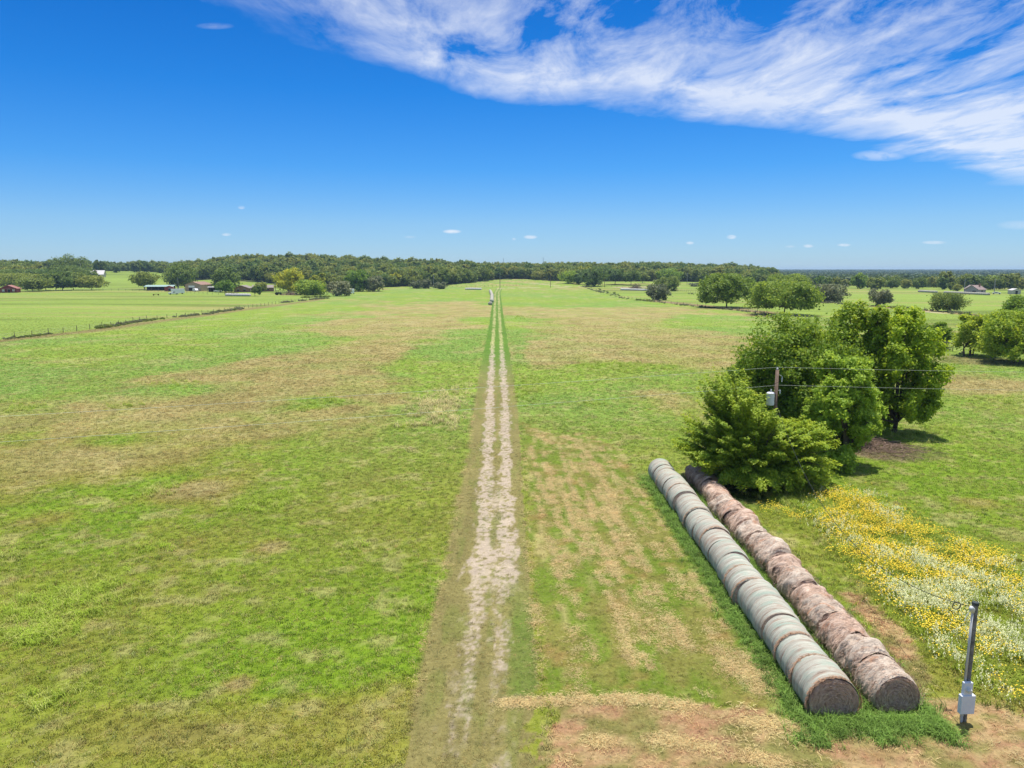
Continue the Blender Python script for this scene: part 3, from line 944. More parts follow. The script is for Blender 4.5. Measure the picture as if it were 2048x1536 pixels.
vi = np.where(white, rng.integers(2, 4, len(X)), rng.integers(0, 2, len(X)))
cf = np.where(white[:, None], np.array((.62, .62, .36)) * rng.uniform(.8, 1.1, (len(X), 1)), np.array((.68, .53, .04)) * rng.uniform(.75, 1.15, (len(X), 1)))
s = rng.uniform(.7, 1.2, len(X))
scatter('wildflowers', np.stack([X, Y, Z], 1), np.stack([s, s, s], 1), rz3(len(X), .1), cf, flv, vi, 'yellow and white wildflowers blooming in a thick drift beside the meter pole', 'wildflowers')
leafy = var_objs('leafy_tuft', [blades(14, .42, .2, .016, .6, 400 + i, 3, .6) for i in range(3)], M_grass)
X, Y = sample_trap(60000, 17, 55); Z = terr(X, Y); A, B = proj(X, Y, Z)
m = inpoly(A + rng.normal(0, 22, len(A)), B + rng.normal(0, 9, len(B)), FLOWERS) & (rng.uniform(size=len(X)) < .8)
X, Y, Z = X[m], Y[m], Z[m]
s = rng.uniform(.6, 1.15, len(X))
cg = np.array((.26, .32, .04)) * np.clip(rng.normal(1, .2, len(X)), .6, 1.5)[:, None]
scatter('flower_stems', np.stack([X, Y, Z], 1), np.stack([s, s, s], 1), rz3(len(X)), cg, leafy, rng.integers(0, 3, len(X)), 'yellow-green stems and leaves under the wildflower drift', 'wildflower foliage')


# ------------------------------------------------------------------ trees
def leaf_quads(P, N, size, r, long=1.5):
    """rhombic leaves at P with normals N"""
    n = len(P)
    N = N / np.maximum(np.linalg.norm(N, axis=1, keepdims=True), 1e-6)
    t = r.normal(size=(n, 3)); t -= (t * N).sum(1, keepdims=True) * N
    t /= np.maximum(np.linalg.norm(t, axis=1, keepdims=True), 1e-6)
    b = np.cross(N, t)
    s = (size * r.uniform(.6, 1.3, n))[:, None]
    V = np.stack([P - t * s * long / 2, P - b * s / 2, P + t * s * long / 2 - N * s * .15, P + b * s / 2], 1).reshape(-1, 3)
    return V


def crown_mesh(seed, w, h, bot, nleaf, leaf, nl=11, flat=.8, upper=.35, loose=.16, dx=0., squash=1.0, subs=22, skirt=0.):
    """crown of lobes, each of leaf clumps; w width, h top, bot bottom of the crown"""
    r = np.random.default_rng(seed)
    cz = bot + (h - bot) * .45
    rz_ = (h - bot) / 2
    lobes = []
    for i in range(nl):
        # spread the lobe centres over the crown
        az = i * 2.39996 + r.uniform(-.4, .4); v = 1 - 2 * (i + .5) / nl
        rr = math.sqrt(max(0, 1 - v * v))
        if v < .1: rr = max(rr, skirt)
        k = r.uniform(.52, .80)
        lr = w * .5 * r.uniform(.26, .42)
        lobes.append((rr * math.cos(az) * w / 2 * k * 1.05 + dx, rr * math.sin(az) * w / 2 * k * 1.05 * squash, cz + v * rz_ * k * 1.0, lr))
    lobes.append((dx, 0, cz, w * .26))
    P = []; N = []; T = []
    per = nleaf // len(lobes)
    for (x, y, z, lr) in lobes:
        d = r.normal(size=(subs, 3)); d[:, 2] = d[:, 2] * .9 + .25
        d /= np.linalg.norm(d, axis=1, keepdims=True)
        sub = np.array((x, y, z)) + d * np.array((lr, lr, lr * flat)) * r.uniform(.62, 1.22, (subs, 1))
        tb = r.uniform(0, 1, subs)
        k = r.integers(0, subs, per)
        off = r.normal(size=(per, 3)) * lr * loose * 1.5 * np.array((1, 1, .75))
        p = sub[k] + off
        P.append(p)
        N.append(d[k] * .7 + np.array((0, 0, upper)) + r.normal(size=(per, 3)) * .55)
        T.append(np.clip(.25 + .45 * tb[k] + r.normal(0, .16, per), 0, 1))
    P = np.concatenate(P); N = np.concatenate(N); T = np.concatenate(T)
    ok = (P[:, 2] > bot * .75) & (P[:, 2] < h)
    P, N, T = P[ok], N[ok], T[ok]
    (xl, xh), (yl, yh) = np.percentile(P[:, 0], (.4, 99.6)), np.percentile(P[:, 1], (.4, 99.6)); zl, zh = np.percentile(P[:, 2], (.6, 99.8))
    kx, ky, kz = w / (xh - xl), w * squash / (yh - yl), (h - bot) / (zh - zl)
    P = (P - ((xl + xh) / 2, (yl + yh) / 2, zl)) * (kx, ky, kz) + (dx, 0, bot)
    lobes = [((a - (xl + xh) / 2) * kx + dx, (b - (yl + yh) / 2) * ky, (c - zl) * kz + bot, d_) for a, b, c, d_ in lobes]
    V = leaf_quads(P, N, leaf, r)
    Q = np.arange(len(V)).reshape(-1, 4)
    me = np_mesh('crown', V, Q, {'tint': ('FLOAT', np.repeat(T, 4))})
    return me, lobes


def trunk_mesh(seed, h0, rad, lobes, stems=1):
    r = random.Random(seed)
    mb = MB()
    for s in range(stems):
        ox, oy = (0, 0) if stems == 1 else (r.uniform(-1.3, 1.3), r.uniform(-.5, .5))
        lean = (r.uniform(-.3, .3), r.uniform(-.3, .3))
        top = (ox + lean[0], oy + lean[1], h0)
        mb.tube([(ox, oy, -.25), (ox, oy, .25), (ox + lean[0] * .5, oy + lean[1] * .5, h0 * .55), top], [rad * 1.6, rad * 1.1, rad * .9, rad * .8], 8)
        for (x, y, z, lr) in lobes[s::stems]:
            m = ((top[0] + x) / 2 + r.uniform(-.3, .3), (top[1] + y) / 2 + r.uniform(-.3, .3), (h0 + z) / 2 + .2 + r.uniform(-.2, .3))
            mb.tube([top, m, (x, y, z), (x + (x - top[0]) * .2, y + (y - top[1]) * .2, z + lr * .5)], [rad * .55, rad * .38, rad * .2, rad * .06], 5, False)
    me = bpy.data.meshes.new('trunk'); me.from_pydata(mb.v, [], mb.f); me.update()
    return me


def make_tree(name, loc, w, h, bot, nleaf, leaf, mat, seed, label, cat='tree', group=None, rad=.2, stems=1, rz=0, **kw):
    cm, lobes = crown_mesh(seed, w, h, bot, nleaf, leaf, **kw)
    root = thing(name, loc, rz, label, cat, group)
    link('crown', cm, mat, root)
    link('trunk', trunk_mesh(seed, max(.4, bot * 1.15), rad, lobes, stems), M_bark, root)
    return root


def px_tree(name, bx, by, x0, x1, top, mat, seed, label, nleaf, leaf, botf=.18, cat='tree', group=None, dist=None, **kw):
    X, Y, Z = hit(bx, by) if dist is None else at(bx, dist, by)
    pm = F / (Y * CT + (H - Z) * ST)
    w = (x1 - x0) / pm
    h = zat(top, Y) - Z
    dx = ((x0 + x1) / 2 - bx) / pm
    return make_tree(name, (X, Y, Z), w, h, h * botf, nleaf, leaf, mat, seed, label, cat, group, dx=dx, rad=.018 * h + .03, **kw)


# the feathery drooping tree in front of the clump
def feather_tree(loc, label, k=1.15):
    r = np.random.default_rng(5)
    P = []; N = []; T = []
    tw = MB()
    c0 = np.array((-.5, 0, 0))
    for i in range(820):
        az = r.uniform(0, 6.283); el = math.asin(r.uniform(-.12, .98))
        # outline: taller towards the left, broad skirt
        d = np.array((math.cos(el) * math.cos(az), math.cos(el) * math.sin(az), math.sin(el)))
        Rx = 4.5 if d[0] < 0 else 4.9
        tall = 7.6
        tip = c0 + d * np.array((Rx, 3.5, tall)) * r.uniform(.62, 1.03)
        tip[2] = min(max(tip[2], .45 + r.uniform(0, .5) + max(0, -2.6 - tip[0]) * .7) + .25, float(np.interp(tip[0], [-5, -4.2, -3.2, -2.2, -1.3, -.6, 0, .5, 1.5, 3, 5], [3.9, 5.5, 6.3, 6.6, 6.5, 5.7, 4.4, 3.6, 3.5, 3.7, 2.6])) * r.uniform(.78, 1.0))
        base = c0 + (tip - c0) * .38; base[2] = max(base[2] * .9, .5)
        L_ = np.linalg.norm(tip - base)
        droop = r.uniform(.25, .6) * (1.2 - d[2])
        n, m = 28, 4
        side = np.cross(tip - base, (0, 0, 1)); side /= max(np.linalg.norm(side), 1e-6)
        tb = r.uniform(0, 1)
        t = np.repeat((np.arange(n) + 1) / n, 2 * m)
        sg = np.tile(np.repeat((-1., 1.), m), n)
        fj = np.tile((np.arange(m) + .6) / m, 2 * n)
        f = fj * (.42 * (1.15 - t) + .10) * r.uniform(.6, 1.25, len(t))
        q = base + (tip - base) * t[:, None]
        q[:, 2] += .6 * np.sin(t * 2.2) - droop * 1.3 * t * t
        p = q + side * (sg * f)[:, None] + (tip - base) / max(L_, .1) * (f * .6)[:, None] + r.normal(0, .045, (len(t), 3))
        p[:, 2] -= .3 * f
        P.append(p); N.append(np.array((0, 0, 1)) + .4 * d + r.normal(0, .42, (len(t), 3))); T.append(np.clip(.15 + .4 * tb + .35 * t + r.normal(0, .16, len(t)), 0, 1))
        if i % 3 == 0:
            tw.tube([base, (base + tip) / 2 + np.array((0, 0, .35)), tip - np.array((0, 0, droop))], [.035, .02, .006], 4, False)
    P = np.concatenate(P); N = np.concatenate(N); T = np.concatenate(T)
    V = leaf_quads(P, N, .088, r, 2.0)
    root = thing('feathery_tree', loc, 0, label, 'tree'); root.scale = (k, k, k)
    link('crown', np_mesh('crown', V, np.arange(len(V)).reshape(-1, 4), {'tint': ('FLOAT', np.repeat(T, 4))}), M_feather, root)
    for a in range(7):
        an = a * .9
        tw.tube([(-.5 + .2 * math.cos(an), .2 * math.sin(an), -.2), (-.5 + .8 * math.cos(an), .8 * math.sin(an), 1.6), (-.5 + 2 * math.cos(an), 1.8 * math.sin(an), 3.4)], [.13, .10, .05], 6)
    tw.build('trunk', M_bark, root)
    return root


feather_tree((16.3, 47.2, 0), 'feathery yellow-green tree drooping over the far end of the bale rows')

NT = [  # name, base px,py, x0,x1, top, material, seed, label, leaves, leaf size, bottom fraction, extra
    ('leafy_tree', 1600, 884, 1450, 1718, 634, M_elm, 21, 'largest broad bright green tree, behind the feathery tree and the transformer pole', 70000, .16, .08, dict(nl=24, subs=26, loose=.12, squash=.75, skirt=.9)),
    ('leafy_tree', 1700, 862, 1636, 1775, 607, M_elm, 22, 'tall darker green tree at the back of the clump, between the two broad crowns', 40000, .17, .10, dict(nl=18, subs=24, loose=.12, squash=.8, skirt=.8)),
    ('leafy_tree', 1788, 866, 1704, 1862, 618, M_olive, 23, 'rounded yellow-tinged tree at the right end of the clump, its crown overhanging brown litter', 56000, .17, .07, dict(nl=20, subs=24, loose=.12, squash=.85, skirt=.95)),
    ('leafy_tree', 1690, 930, 1620, 1752, 712, M_fresh, 24, 'small fresh green tree in front of the clump, right of the transformer pole', 34000, .14, .04, dict(nl=16, subs=22, loose=.13, skirt=.85)),
    ('shrub', 1672, 922, 1635, 1715, 832, M_elm, 25, 'low dark shrub in the shade between the feathery tree and the brown litter', 9000, .14, .05, dict(nl=8, cat='shrub')),
    ('leafy_tree', 1940, 712, 1912, 1996, 628, M_elm, 31, 'several-stemmed tree on the fence line, left of the pair at the right edge', 14000, .27, .16, dict(nl=12, stems=3, skirt=.8)),
    ('leafy_tree', 2027, 726, 1958, 2098, 622, M_elm, 32, 'bigger spreading fence-line tree cut off by the right edge', 20000, .28, .13, dict(nl=15, skirt=.9)),
    ('leafy_tree', 2055, 655, 2008, 2105, 588, M_bright, 33, 'bright green tree beside the lane, half cut off above the spreading tree', 9000, .34, .2, dict(nl=11)),
    ('leafy_tree', 1864, 694, 1836, 1898, 645, M_elm, 34, 'small bushy tree on the fence just right of the big clump', 9000, .24, .14, dict(nl=9)),
    ('shrub', 1872, 700, 1848, 1896, 683, M_grey, 35, 'low grey-green bush on the fence at the foot of the small bushy tree', 2600, .22, .05, dict(nl=6, cat='shrub')),
    ('round_tree', 1453, 615, 1398, 1503, 547, M_meadow, 41, 'big rounded tree with a short dark trunk standing left of the other meadow trees', 15000, .5, .16, dict(nl=18, subs=26, skirt=.95)),
    ('round_tree', 1568, 630, 1503, 1632, 563, M_meadow, 42, 'wide umbrella-shaped tree with forking pale branches behind the near clump', 15000, .48, .2, dict(nl=18, subs=26, skirt=.95)),
    ('round_tree', 1590, 592, 1536, 1618, 548, M_meadow, 43, 'domed green tree showing over the top of the umbrella-shaped one', 9000, .62, .1, dict(nl=12)),
    ('round_tree', 1652, 604, 1612, 1687, 568, M_grey, 44, 'dense dark thicket-like tree right of the umbrella-shaped tree', 9000, .5, .04, dict(nl=12)),
    ('shrub', 1507, 594, 1492, 1523, 566, M_oak, 45, 'small dark round bush between the two big meadow trees', 3000, .5, .05, dict(nl=7, cat='shrub')),
    ('fence_row_tree', 1757, 612, 1736, 1782, 578, M_grey, 46, 'small ragged dark tree on the far fence line above the middle of the near clump', 4000, .4, .1, dict(nl=8)),
    ('fence_row_tree', 1895, 623, 1862, 1930, 586, M_oak, 47, 'ragged many-branched tree beside the pale farm lane on the right', 7000, .36, .1, dict(nl=11, loose=.24)),
    ('shrub', 1315, 600, 1293, 1338, 568, M_grey, 48, 'brown-tinged bush in the fence line, the nearer of two left of the big round tree', 5200, .45, .03, dict(nl=9, cat='shrub')),
    ('shrub', 1336, 582, 1309, 1360, 552, M_oak, 49, 'larger grey-green thicket behind the brown-tinged fence bush', 6000, .6, .03, dict(nl=10, cat='shrub')),
    ('shrub', 1388, 573, 1378, 1400, 566, M_grey, 50, 'tiny bush beyond the thicket at the start of the far meadow', 700, .6, .03, dict(nl=5, cat='shrub')),
    # farmstead on the left
    ('oak_tree', 290, 579.5, 262, 314, 543, M_oak, 51, 'lone gnarled oak with open crown in front of the hill meadow', 4200, .7, .22, dict(nl=11, loose=.13)),
    ('oak_tree', 356, 578, 327, 392, 526, M_oak, 52, 'tall greyish oak left of the tan metal barn', 6500, .8, .12, dict(nl=13)),
    ('oak_tree', 453, 574, 426, 482, 535, M_oak, 53, 'dark oak standing behind the carport, right of the tan barn', 5200, .8, .1, dict(nl=12, dist=520)),
    ('leafy_tree', 452, 585, 432, 472, 560, M_bright, 54, 'bright green round tree beside the carport', 3600, .6, .1, dict(nl=9)),
    ('leafy_tree', 510, 592, 502, 522, 572, M_oak, 55, 'small dark sapling in front of the brick house', 1500, .5, .2, dict(nl=6)),
    ('leafy_tree', 524, 584, 508, 533, 564, M_oak, 56, 'olive tree against the brick house wall behind the sapling', 1800, .6, .1, dict(nl=7)),
    ('leafy_tree', 578, 586, 551, 608, 536, M_yellow, 57, 'yellow-green tree behind the brush heap, right of the brick house', 5200, .75, .1, dict(nl=12)),
    ('leafy_tree', 600, 584, 572, 616, 545, M_oak, 58, 'dark green tree tucked between the yellow-green trees', 4000, .75, .06, dict(nl=10)),
    ('leafy_tree', 642, 580, 618, 650, 546, M_yellow, 59, 'tree with a yellow top behind the bright lime tree', 3000, .75, .2, dict(nl=8, dist=500)),
    ('leafy_tree', 622, 590, 594, 652, 560, M_bright, 60, 'bright lime tree spreading low at the field corner', 5600, .65, .03, dict(nl=12)),
    ('leafy_tree', 676, 592, 654, 702, 562, M_grey, 61, 'grey-green tree partly hiding the parked white vehicles', 3600, .62, .05, dict(nl=10)),
    ('leafy_tree', 716, 583, 688, 740, 540, M_bright, 62, 'tall mid-green tree right of the parked white vehicles', 5000, .75, .05, dict(nl=12)),
    ('leafy_tree', 745, 583, 724, 768, 552, M_grey, 63, 'squat grey oak at the wood edge with red soil beneath', 3600, .7, .06, dict(nl=10)),
    ('shrub', 832, 577, 820, 845, 560, M_grey, 64, 'round bush at the wood edge, left one beside the thin pole', 1500, .7, .03, dict(nl=7, cat='shrub')),
    ('shrub', 851, 577, 841, 864, 558, M_grey, 65, 'taller round bush at the wood edge, middle one of three', 1600, .7, .03, dict(nl=7, cat='shrub')),
    ('shrub', 878, 578, 866, 892, 564, M_grey, 66, 'low wide bush at the wood edge right of the thin pole', 1400, .7, .03, dict(nl=7, cat='shrub')),
    ('oak_tree', 1138, 567, 1116, 1160, 541, M_bright, 67, 'light green round tree at the wood edge beside the curving lane', 3400, .8, .08, dict(nl=10)),
    ('oak_tree', 1157, 569, 1146, 1172, 546, M_oak, 68, 'narrow dark tree right of the light green round one', 2200, .8, .1, dict(nl=8)),
    ('oak_tree', 1190, 573, 1164, 1214, 535, M_oak, 69, 'big dark oak with drooping skirt at the bend of the lane', 5000, .8, .06, dict(nl=13)),
    ('oak_tree', 1230, 569, 1212, 1254, 538, M_oak, 70, 'oak with a bare trunk on the grass, first right of the drooping oak', 3800, .8, .28, dict(nl=10)),
    ('oak_tree', 1262, 570, 1246, 1282, 541, M_oak, 71, 'oak with a thick bare trunk, second right of the drooping oak', 3600, .8, .27, dict(nl=10)),
    ('oak_tree', 1285, 566, 1276, 1297, 545, M_oak, 72, 'smaller oak with a forked trunk at the right of the open grove', 2400, .8, .22, dict(nl=8)),
    ('oak_tree', 1340, 563, 1312, 1362, 537, M_bright, 73, 'deep green dome-shaped tree behind the grey-green thicket', 4200, .85, .05, dict(nl=11)),
]
for t in NT:
    kw = dict(t[12]); stems = kw.pop('stems', 1)
    px_tree(t[0], t[1], t[2], t[3], t[4], t[5], t[6], t[7], t[8], t[9], t[10], t[11], stems=stems, **kw)

# left grove, one oak after another
g_i = 0
GR = [(10, 577, -30, 60, 546), (66, 583, 40, 97, 556), (92, 581, 60, 118, 548), (112, 581, 84, 142, 546), (125, 581, 104, 150, 543), (147, 580, 120, 178, 545),
      (183, 580, 150, 215, 551), (30, 572, -10, 62, 538), (75, 570, 45, 110, 538), (140, 566, 105, 170, 530), (165, 562, 140, 190, 536)]
GL = ['grey-green oak behind the little red house at the left edge', 'spreading grey oak just right of the little red house', 'oak with a dark trunk, first of the open-stemmed row in the left grove',
      'pale-crowned oak, second of the open-stemmed row in the left grove', 'dark-trunked oak in the middle of the left grove', 'wide oak with light showing under its crown in the left grove',
      'last oak of the left grove, its crown hanging low beside the hill meadow', 'oak rising behind the little red house, second row of the grove', 'olive oak in the second row of the left grove',
      'tall oak in the upper middle of the left grove', 'oak below the white-roofed farmhouse']
for (bx, by, x0, x1, top), lb in zip(GR, GL):
    px_tree('oak_tree', bx, by, x0, x1, top, M_oak, 80 + g_i, lb, 4800, .8, .18, group='oaks of the left grove', nl=12)
    g_i += 1
HT = [(20, 700, -20, 50, 524, 'dark tree on the skyline at the left edge'), (52, 720, 30, 66, 522, 'rounded tree on the skyline above the left grove'), (112, 745, 92, 128, 516, 'left half of the high tree group crowning the grove'),
      (132, 735, 108, 160, 508, 'highest tree of the group crowning the left grove'), (158, 735, 140, 180, 514, 'tree right of the highest one, beside the white-roofed farmhouse'),
      (194, 820, 188, 200, 520, 'thin ragged tree behind the white farmhouse roof'), (206, 825, 199, 213, 522, 'slim dark tree at the right end of the white farmhouse')]
for bx, Y, x0, x1, top, lb in HT:
    px_tree('hill_tree', bx, 555, x0, x1, top, M_oak, 100 + bx, lb, 4200, .85, .1, dist=Y, nl=11)

# wood on the rise: shared tree models
FARV = []
for i in range(6):
    w_, h_ = ((13, 11), (15, 12), (11, 12), (14, 10), (12, 9.5), (10, 11))[i]
    cm, lobes = crown_mesh(500 + i, w_, h_, h_ * .08, 2600, .85, nl=11, subs=18)
    FARV.append((cm, trunk_mesh(500 + i, 1.6, .25, lobes)))
SRC = []
for k, (cm, tm) in enumerate(FARV):
    for mt in (M_wood,):
        cm.materials.append(mt); tm.materials.append(M_bark)


def wood_tree(x, y, s, label, group, mat=None):
    k = random.randrange(6)
    root = thing('wood_tree', (x, y, terr1(x, y)), random.uniform(0, 6.28), label, 'tree', group)
    root.scale = (s, s, s * random.uniform(.9, 1.15))
    c = link('crown', FARV[k][0], None, root)
    if mat is not None:
        c.material_slots[0].link = 'OBJECT'; c.material_slots[0].material = mat
    link('trunk', FARV[k][1], None, root)


rr = random.Random(3)
SECT = [(345, 560, 'dark oak on the near edge of the wood behind the farmstead'), (560, 800, 'oak on the near edge of the wood behind the yellow-green trees'),
        (760, 1000, 'dense oak on the near edge of the wood left of the track end'), (1000, 1210, 'oak on the near edge of the wood beyond the curving lane'),
        (1210, 1545, 'oak on the near edge of the wood behind the open grove')]
for a, b, lb in SECT:
    p = a + 4
    while p < b:
        ys_ = float(np.interp(p, WOOD_PX, WOOD_Y))
        for row in range(2):
            Y = ys_ + 4 + row * 13 + rr.uniform(-4, 4)
            X = (p + rr.uniform(-5, 5) - 1024) / 1485 * Y
            wood_tree(X, Y, rr.uniform(.75, 1.1), lb, lb.replace('oak on', 'oaks on').replace('dense ', ''), M_yellow if (rr.random() < .03) else None)
        p += rr.uniform(15, 22)
# taller trees that stand out of the skyline
for p, Y, sc_, lb, mt in [(1128, 790, 1.25, 'tall tree breaking the skyline, left of three round tops', None), (1158, 800, 1.12, 'round-topped tree breaking the skyline, second from the left', None),
                          (1172, 790, 1.2, 'round-topped tree on the skyline above the yellow crown', None), (1192, 780, 1.2, 'broad tree on the skyline right of the yellow crown', None),
                          (1180, 730, 1.0, 'yellow-leaved tree inside the wood below the skyline', M_yellow), (1165, 735, .9, 'smaller yellow-leaved tree beside the other yellow one', M_yellow),
                          (1255, 760, 1.15, 'flat-topped tree on the skyline over the open grove', None), (1312, 740, 1.0, 'thin-topped tree on the skyline at a dip of the wood', None),
                          (1395, 690, 1.15, 'tall open tree on the skyline, left of the four at the end of the wood', None), (1435, 680, 1.2, 'tall loose-crowned tree on the skyline behind the big round meadow tree', None),
                          (1462, 675, 1.15, 'tall tree with sky showing through, near the end of the wood', None), (1500, 650, 1.05, 'open two-headed tree last but one at the wood end', None),
                          (1522, 650, 1.05, 'last tall tree at the right end of the wood', None),
                          (404, 1000, 1.2, 'dark tree sticking out of the skyline at the left shoulder of the wood', None), (458, 1000, 1.2, 'tree sticking out of the skyline on top of the wood', None)]:
    X, Yq, _ = at(p, Y, 560)
    wood_tree(X, Yq, sc_, lb, None, mt)

srcw = unlinked('wood_source', [bpy.data.objects.new('wood_variant', cm) for cm, _ in FARV])
pts = []
for _ in range(9000):
    Y = math.sqrt(rr.uniform(560 ** 2, 1650 ** 2)); p = rr.uniform(300, 1548)
    if Y > np.interp(p, WOOD_PX, WOOD_Y) + 26 and (p > 345 or Y > 880):
        pts.append(((p - 1024) / 1485 * Y, Y))
for _ in range(500):
    Y = rr.uniform(840, 1500); p = rr.uniform(-150, 345)
    if p > 205 or p < 40 or Y > 1000: pts.append(((p - 1024) / 1485 * Y, Y))
for _ in range(170):
    Y = rr.uniform(600, 850); p = rr.uniform(-200, 90)
    pts.append(((p - 1024) / 1485 * Y, Y))
# thin out to about one per 45 square metres
pts = np.array(pts); pk = {}
for q in pts:
    pk.setdefault((int(q[0] // 8.5), int(q[1] // 8.5)), q)
pts = np.array(list(pk.values()))
n = len(pts)
s = rng.uniform(.66, 1.2, n)
scatter('wood', np.stack([pts[:, 0], pts[:, 1], terr(pts[:, 0], pts[:, 1])], 1), np.stack([s, s, s * rng.uniform(.9, 1.15, n)], 1),
        np.stack([0 * s, 0 * s, rng.uniform(0, 6.28, n)], 1), np.ones((n, 3)), srcw, rng.integers(0, 6, n), 'dense dark green oak wood covering the low rise', 'wood')

# scattered trees right of the wood, beyond the hay meadow
RT = [(1548, 560, 1.0), (1565, 585, .9), (1600, 640, .8), (1618, 600, .7), (1640, 620, .9), (1660, 590, .85), (1672, 570, .7), (1690, 640, .8), (1716, 560, 1.12), (1735, 590, .7), (1752, 530, 1.05),
      (1772, 600, .8), (1785, 575, .75), (1792, 640, .9), (1812, 560, .7), (1838, 560, .75), (1850, 620, .85), (1868, 600, .9), (1885, 540, .8), (1893, 575, 1.2), (1905, 520, .55), (1915, 500, .5), (1930, 560, 1.05),
      (1945, 540, .9), (1962, 545, 1.0), (1980, 560, 1.05), (1990, 530, .95), (2005, 560, 1.1), (2018, 530, .95), (2030, 560, 1.0), (2046, 540, .9), (2070, 560, 1.0), (2095, 550, 1.0)]
for p, Y, sc_ in RT:
    sec = 'left of the tall central tree' if p < 1716 else ('in the middle of the row' if p < 1880 else 'round the pale grey house')
    X, Yq, _ = at(p, Y, 572)
    wood_tree(X, Yq, sc_ * .92, 'round dark tree beyond the right-hand hay meadow, ' + sec, 'trees beyond the hay meadow ' + sec, M_bright if rr.random() < .15 else None)
lo = []
for i in range(4):
    cm, _ = crown_mesh(600 + i, 16, 12, .5, 420, 2.4, nl=9, subs=14)
    cm.materials.append(M_far); lo.append(bpy.data.objects.new('far_variant', cm))
srcf = unlinked('far_source', lo)
P2 = []
for _ in range(900):
    Y = rr.uniform(640, 1500); p = rr.uniform(1545, 2300)
    if fbm(np.array([p / 60.]), np.array([Y / 120.]), 9, 2)[0] > .45: P2.append(((p - 1024) / 1485 * Y, Y))
for _ in range(9000):
    Y = math.sqrt(rr.uniform(1500 ** 2, 7000 ** 2)); u = rr.uniform(.30, .95)
    P2.append((u * Y, Y))
for _ in range(2500):
    Y = math.sqrt(rr.uniform(2400 ** 2, 6500 ** 2)); u = rr.uniform(-.9, .30)
    P2.append((u * Y, Y))
P2 = np.array(P2); n = len(P2)
s = rng.uniform(.6, 1.0, n) * (1 + smooth(2000, 5000, P2[:, 1]) * .8)
zz = terr(P2[:, 0], P2[:, 1])
scatter('distant_forest', np.stack([P2[:, 0], P2[:, 1], zz], 1), np.stack([s * 1.4, s * 1.4, s * .8], 1), np.stack([0 * s, 0 * s, rng.uniform(0, 6.28, n)], 1), np.ones((n, 3)), srcf, rng.integers(0, 4, n),
        'blue-green forest stretching to the horizon', 'forest')

# brush on the fence lines
wv = [crown_mesh(700 + i, 1.8, 1.15, .02, 420, .16, nl=6, subs=10)[0] for i in range(4)]
srcs = var_objs('weed_bush', wv, M_grey)
wv2 = [crown_mesh(720 + i, 1.8, 1.15, .02, 420, .16, nl=6, subs=10)[0] for i in range(3)]
srcs2 = var_objs('weed_bush_green', wv2, M_oak)


def along(pl, n, sg):
    g = np.array([hit(a, b)[:2] for a, b in pl]); ln = np.hypot(*np.diff(g, axis=0).T); cum = np.concatenate([[0], np.cumsum(ln)])
    t = rng.uniform(0, cum[-1], n)
    t = t[fbm(t / 9, t * 0 + n, 15, 2) > .38]
    return np.interp(t, cum, g[:, 0]) + rng.normal(0, sg * 1.5, len(t)), np.interp(t, cum, g[:, 1]) + rng.normal(0, sg * 1.5, len(t))


def weeds(name, segs, src, nv, label):
    xs, ys, ss = [], [], []
    for pl, n, sg, s_ in segs:
        a, b = along(pl, n, sg); xs.append(a); ys.append(b); ss.append(rng.uniform(.35, 1.1, len(a)) ** 1.5 * s_ * .62)
    x = np.concatenate(xs); y = np.concatenate(ys); s = np.concatenate(ss)
    scatter(name, np.stack([x, y, terr(x, y)], 1), np.stack([s * 1.2, s * 1.2, s], 1), rz3(len(x), .02), np.ones((len(x), 3)), src, rng.integers(0, nv, len(x)), label, 'weeds')


weeds('fence_weeds', [(L_FENCE[1:3], 60, .4, .5), (L_FENCE[3:6], 240, .5, .8), ([(400, 630), (490, 616.5)], 120, .6, .9), ([(545, 608), (580, 604)], 70, .6, 1.0), ([(598, 602), (650, 597)], 90, .6, 1.0),
                      (R_FENCE[:3], 110, .8, .9), (R_FENCE[2:6], 120, .8, .8), (R_FENCE2[3:], 260, 1.0, .9), (R_FENCE[7:9], 40, .3, .5), ([(1380, 588), (1480, 596)], 40, .6, 1.1)],
      srcs, 4, 'grey-brown weeds growing up along the field fences')
weeds('fence_brambles', [(L_FENCE[0:3], 260, .4, .6), ([(195, 657), (240, 650)], 40, .5, 1.1), ([(240, 650), (330, 637)], 80, .5, .7), ([(430, 625), (480, 618)], 40, .5, .9), ([(1270, 600), (1300, 603)], 24, .8, 1.4),
                         ([(1190, 575), (1250, 596)], 40, .9, 1.2), ([(1735, 612), (1830, 618)], 70, 1.0, 1.3), ([(1835, 619), (1960, 632)], 40, .9, 1.2), ([(600, 596), (655, 594)], 60, 1.2, 1.2)],
      srcs2, 3, 'green brambles growing along the field fences')

# dead brush under the clump and the scrap-wood heap at the farm
def brush_heap(loc, rx, ry, hz, n, label, mat, seed, thick=.02):
    r = random.Random(seed); mb = MB()
    for i in range(n):
        a = r.uniform(0, 6.28); x = r.gauss(0, rx * .45); y = r.gauss(0, ry * .45)
        zz_ = abs(r.gauss(0, hz * .5)) * max(.15, 1 - (x / rx) ** 2 - (y / ry) ** 2) + .03
        l = r.uniform(.3, .9) * rx * .6
        mb.tube([(x - math.cos(a) * l / 2, y - math.sin(a) * l / 2, max(.02, zz_ + r.uniform(-.2, .2) * hz)), (x + r.uniform(-.1, .1), y + r.uniform(-.1, .1), zz_ + .05), (x + math.cos(a) * l / 2, y + math.sin(a) * l / 2, max(.02, zz_ + r.uniform(-.2, .3) * hz))],
                [thick, thick * .8, thick * .3], 4, False)
    o = mb.build('brush_heap', mat, None, loc)
    return tag(o, label, 'brush heap')


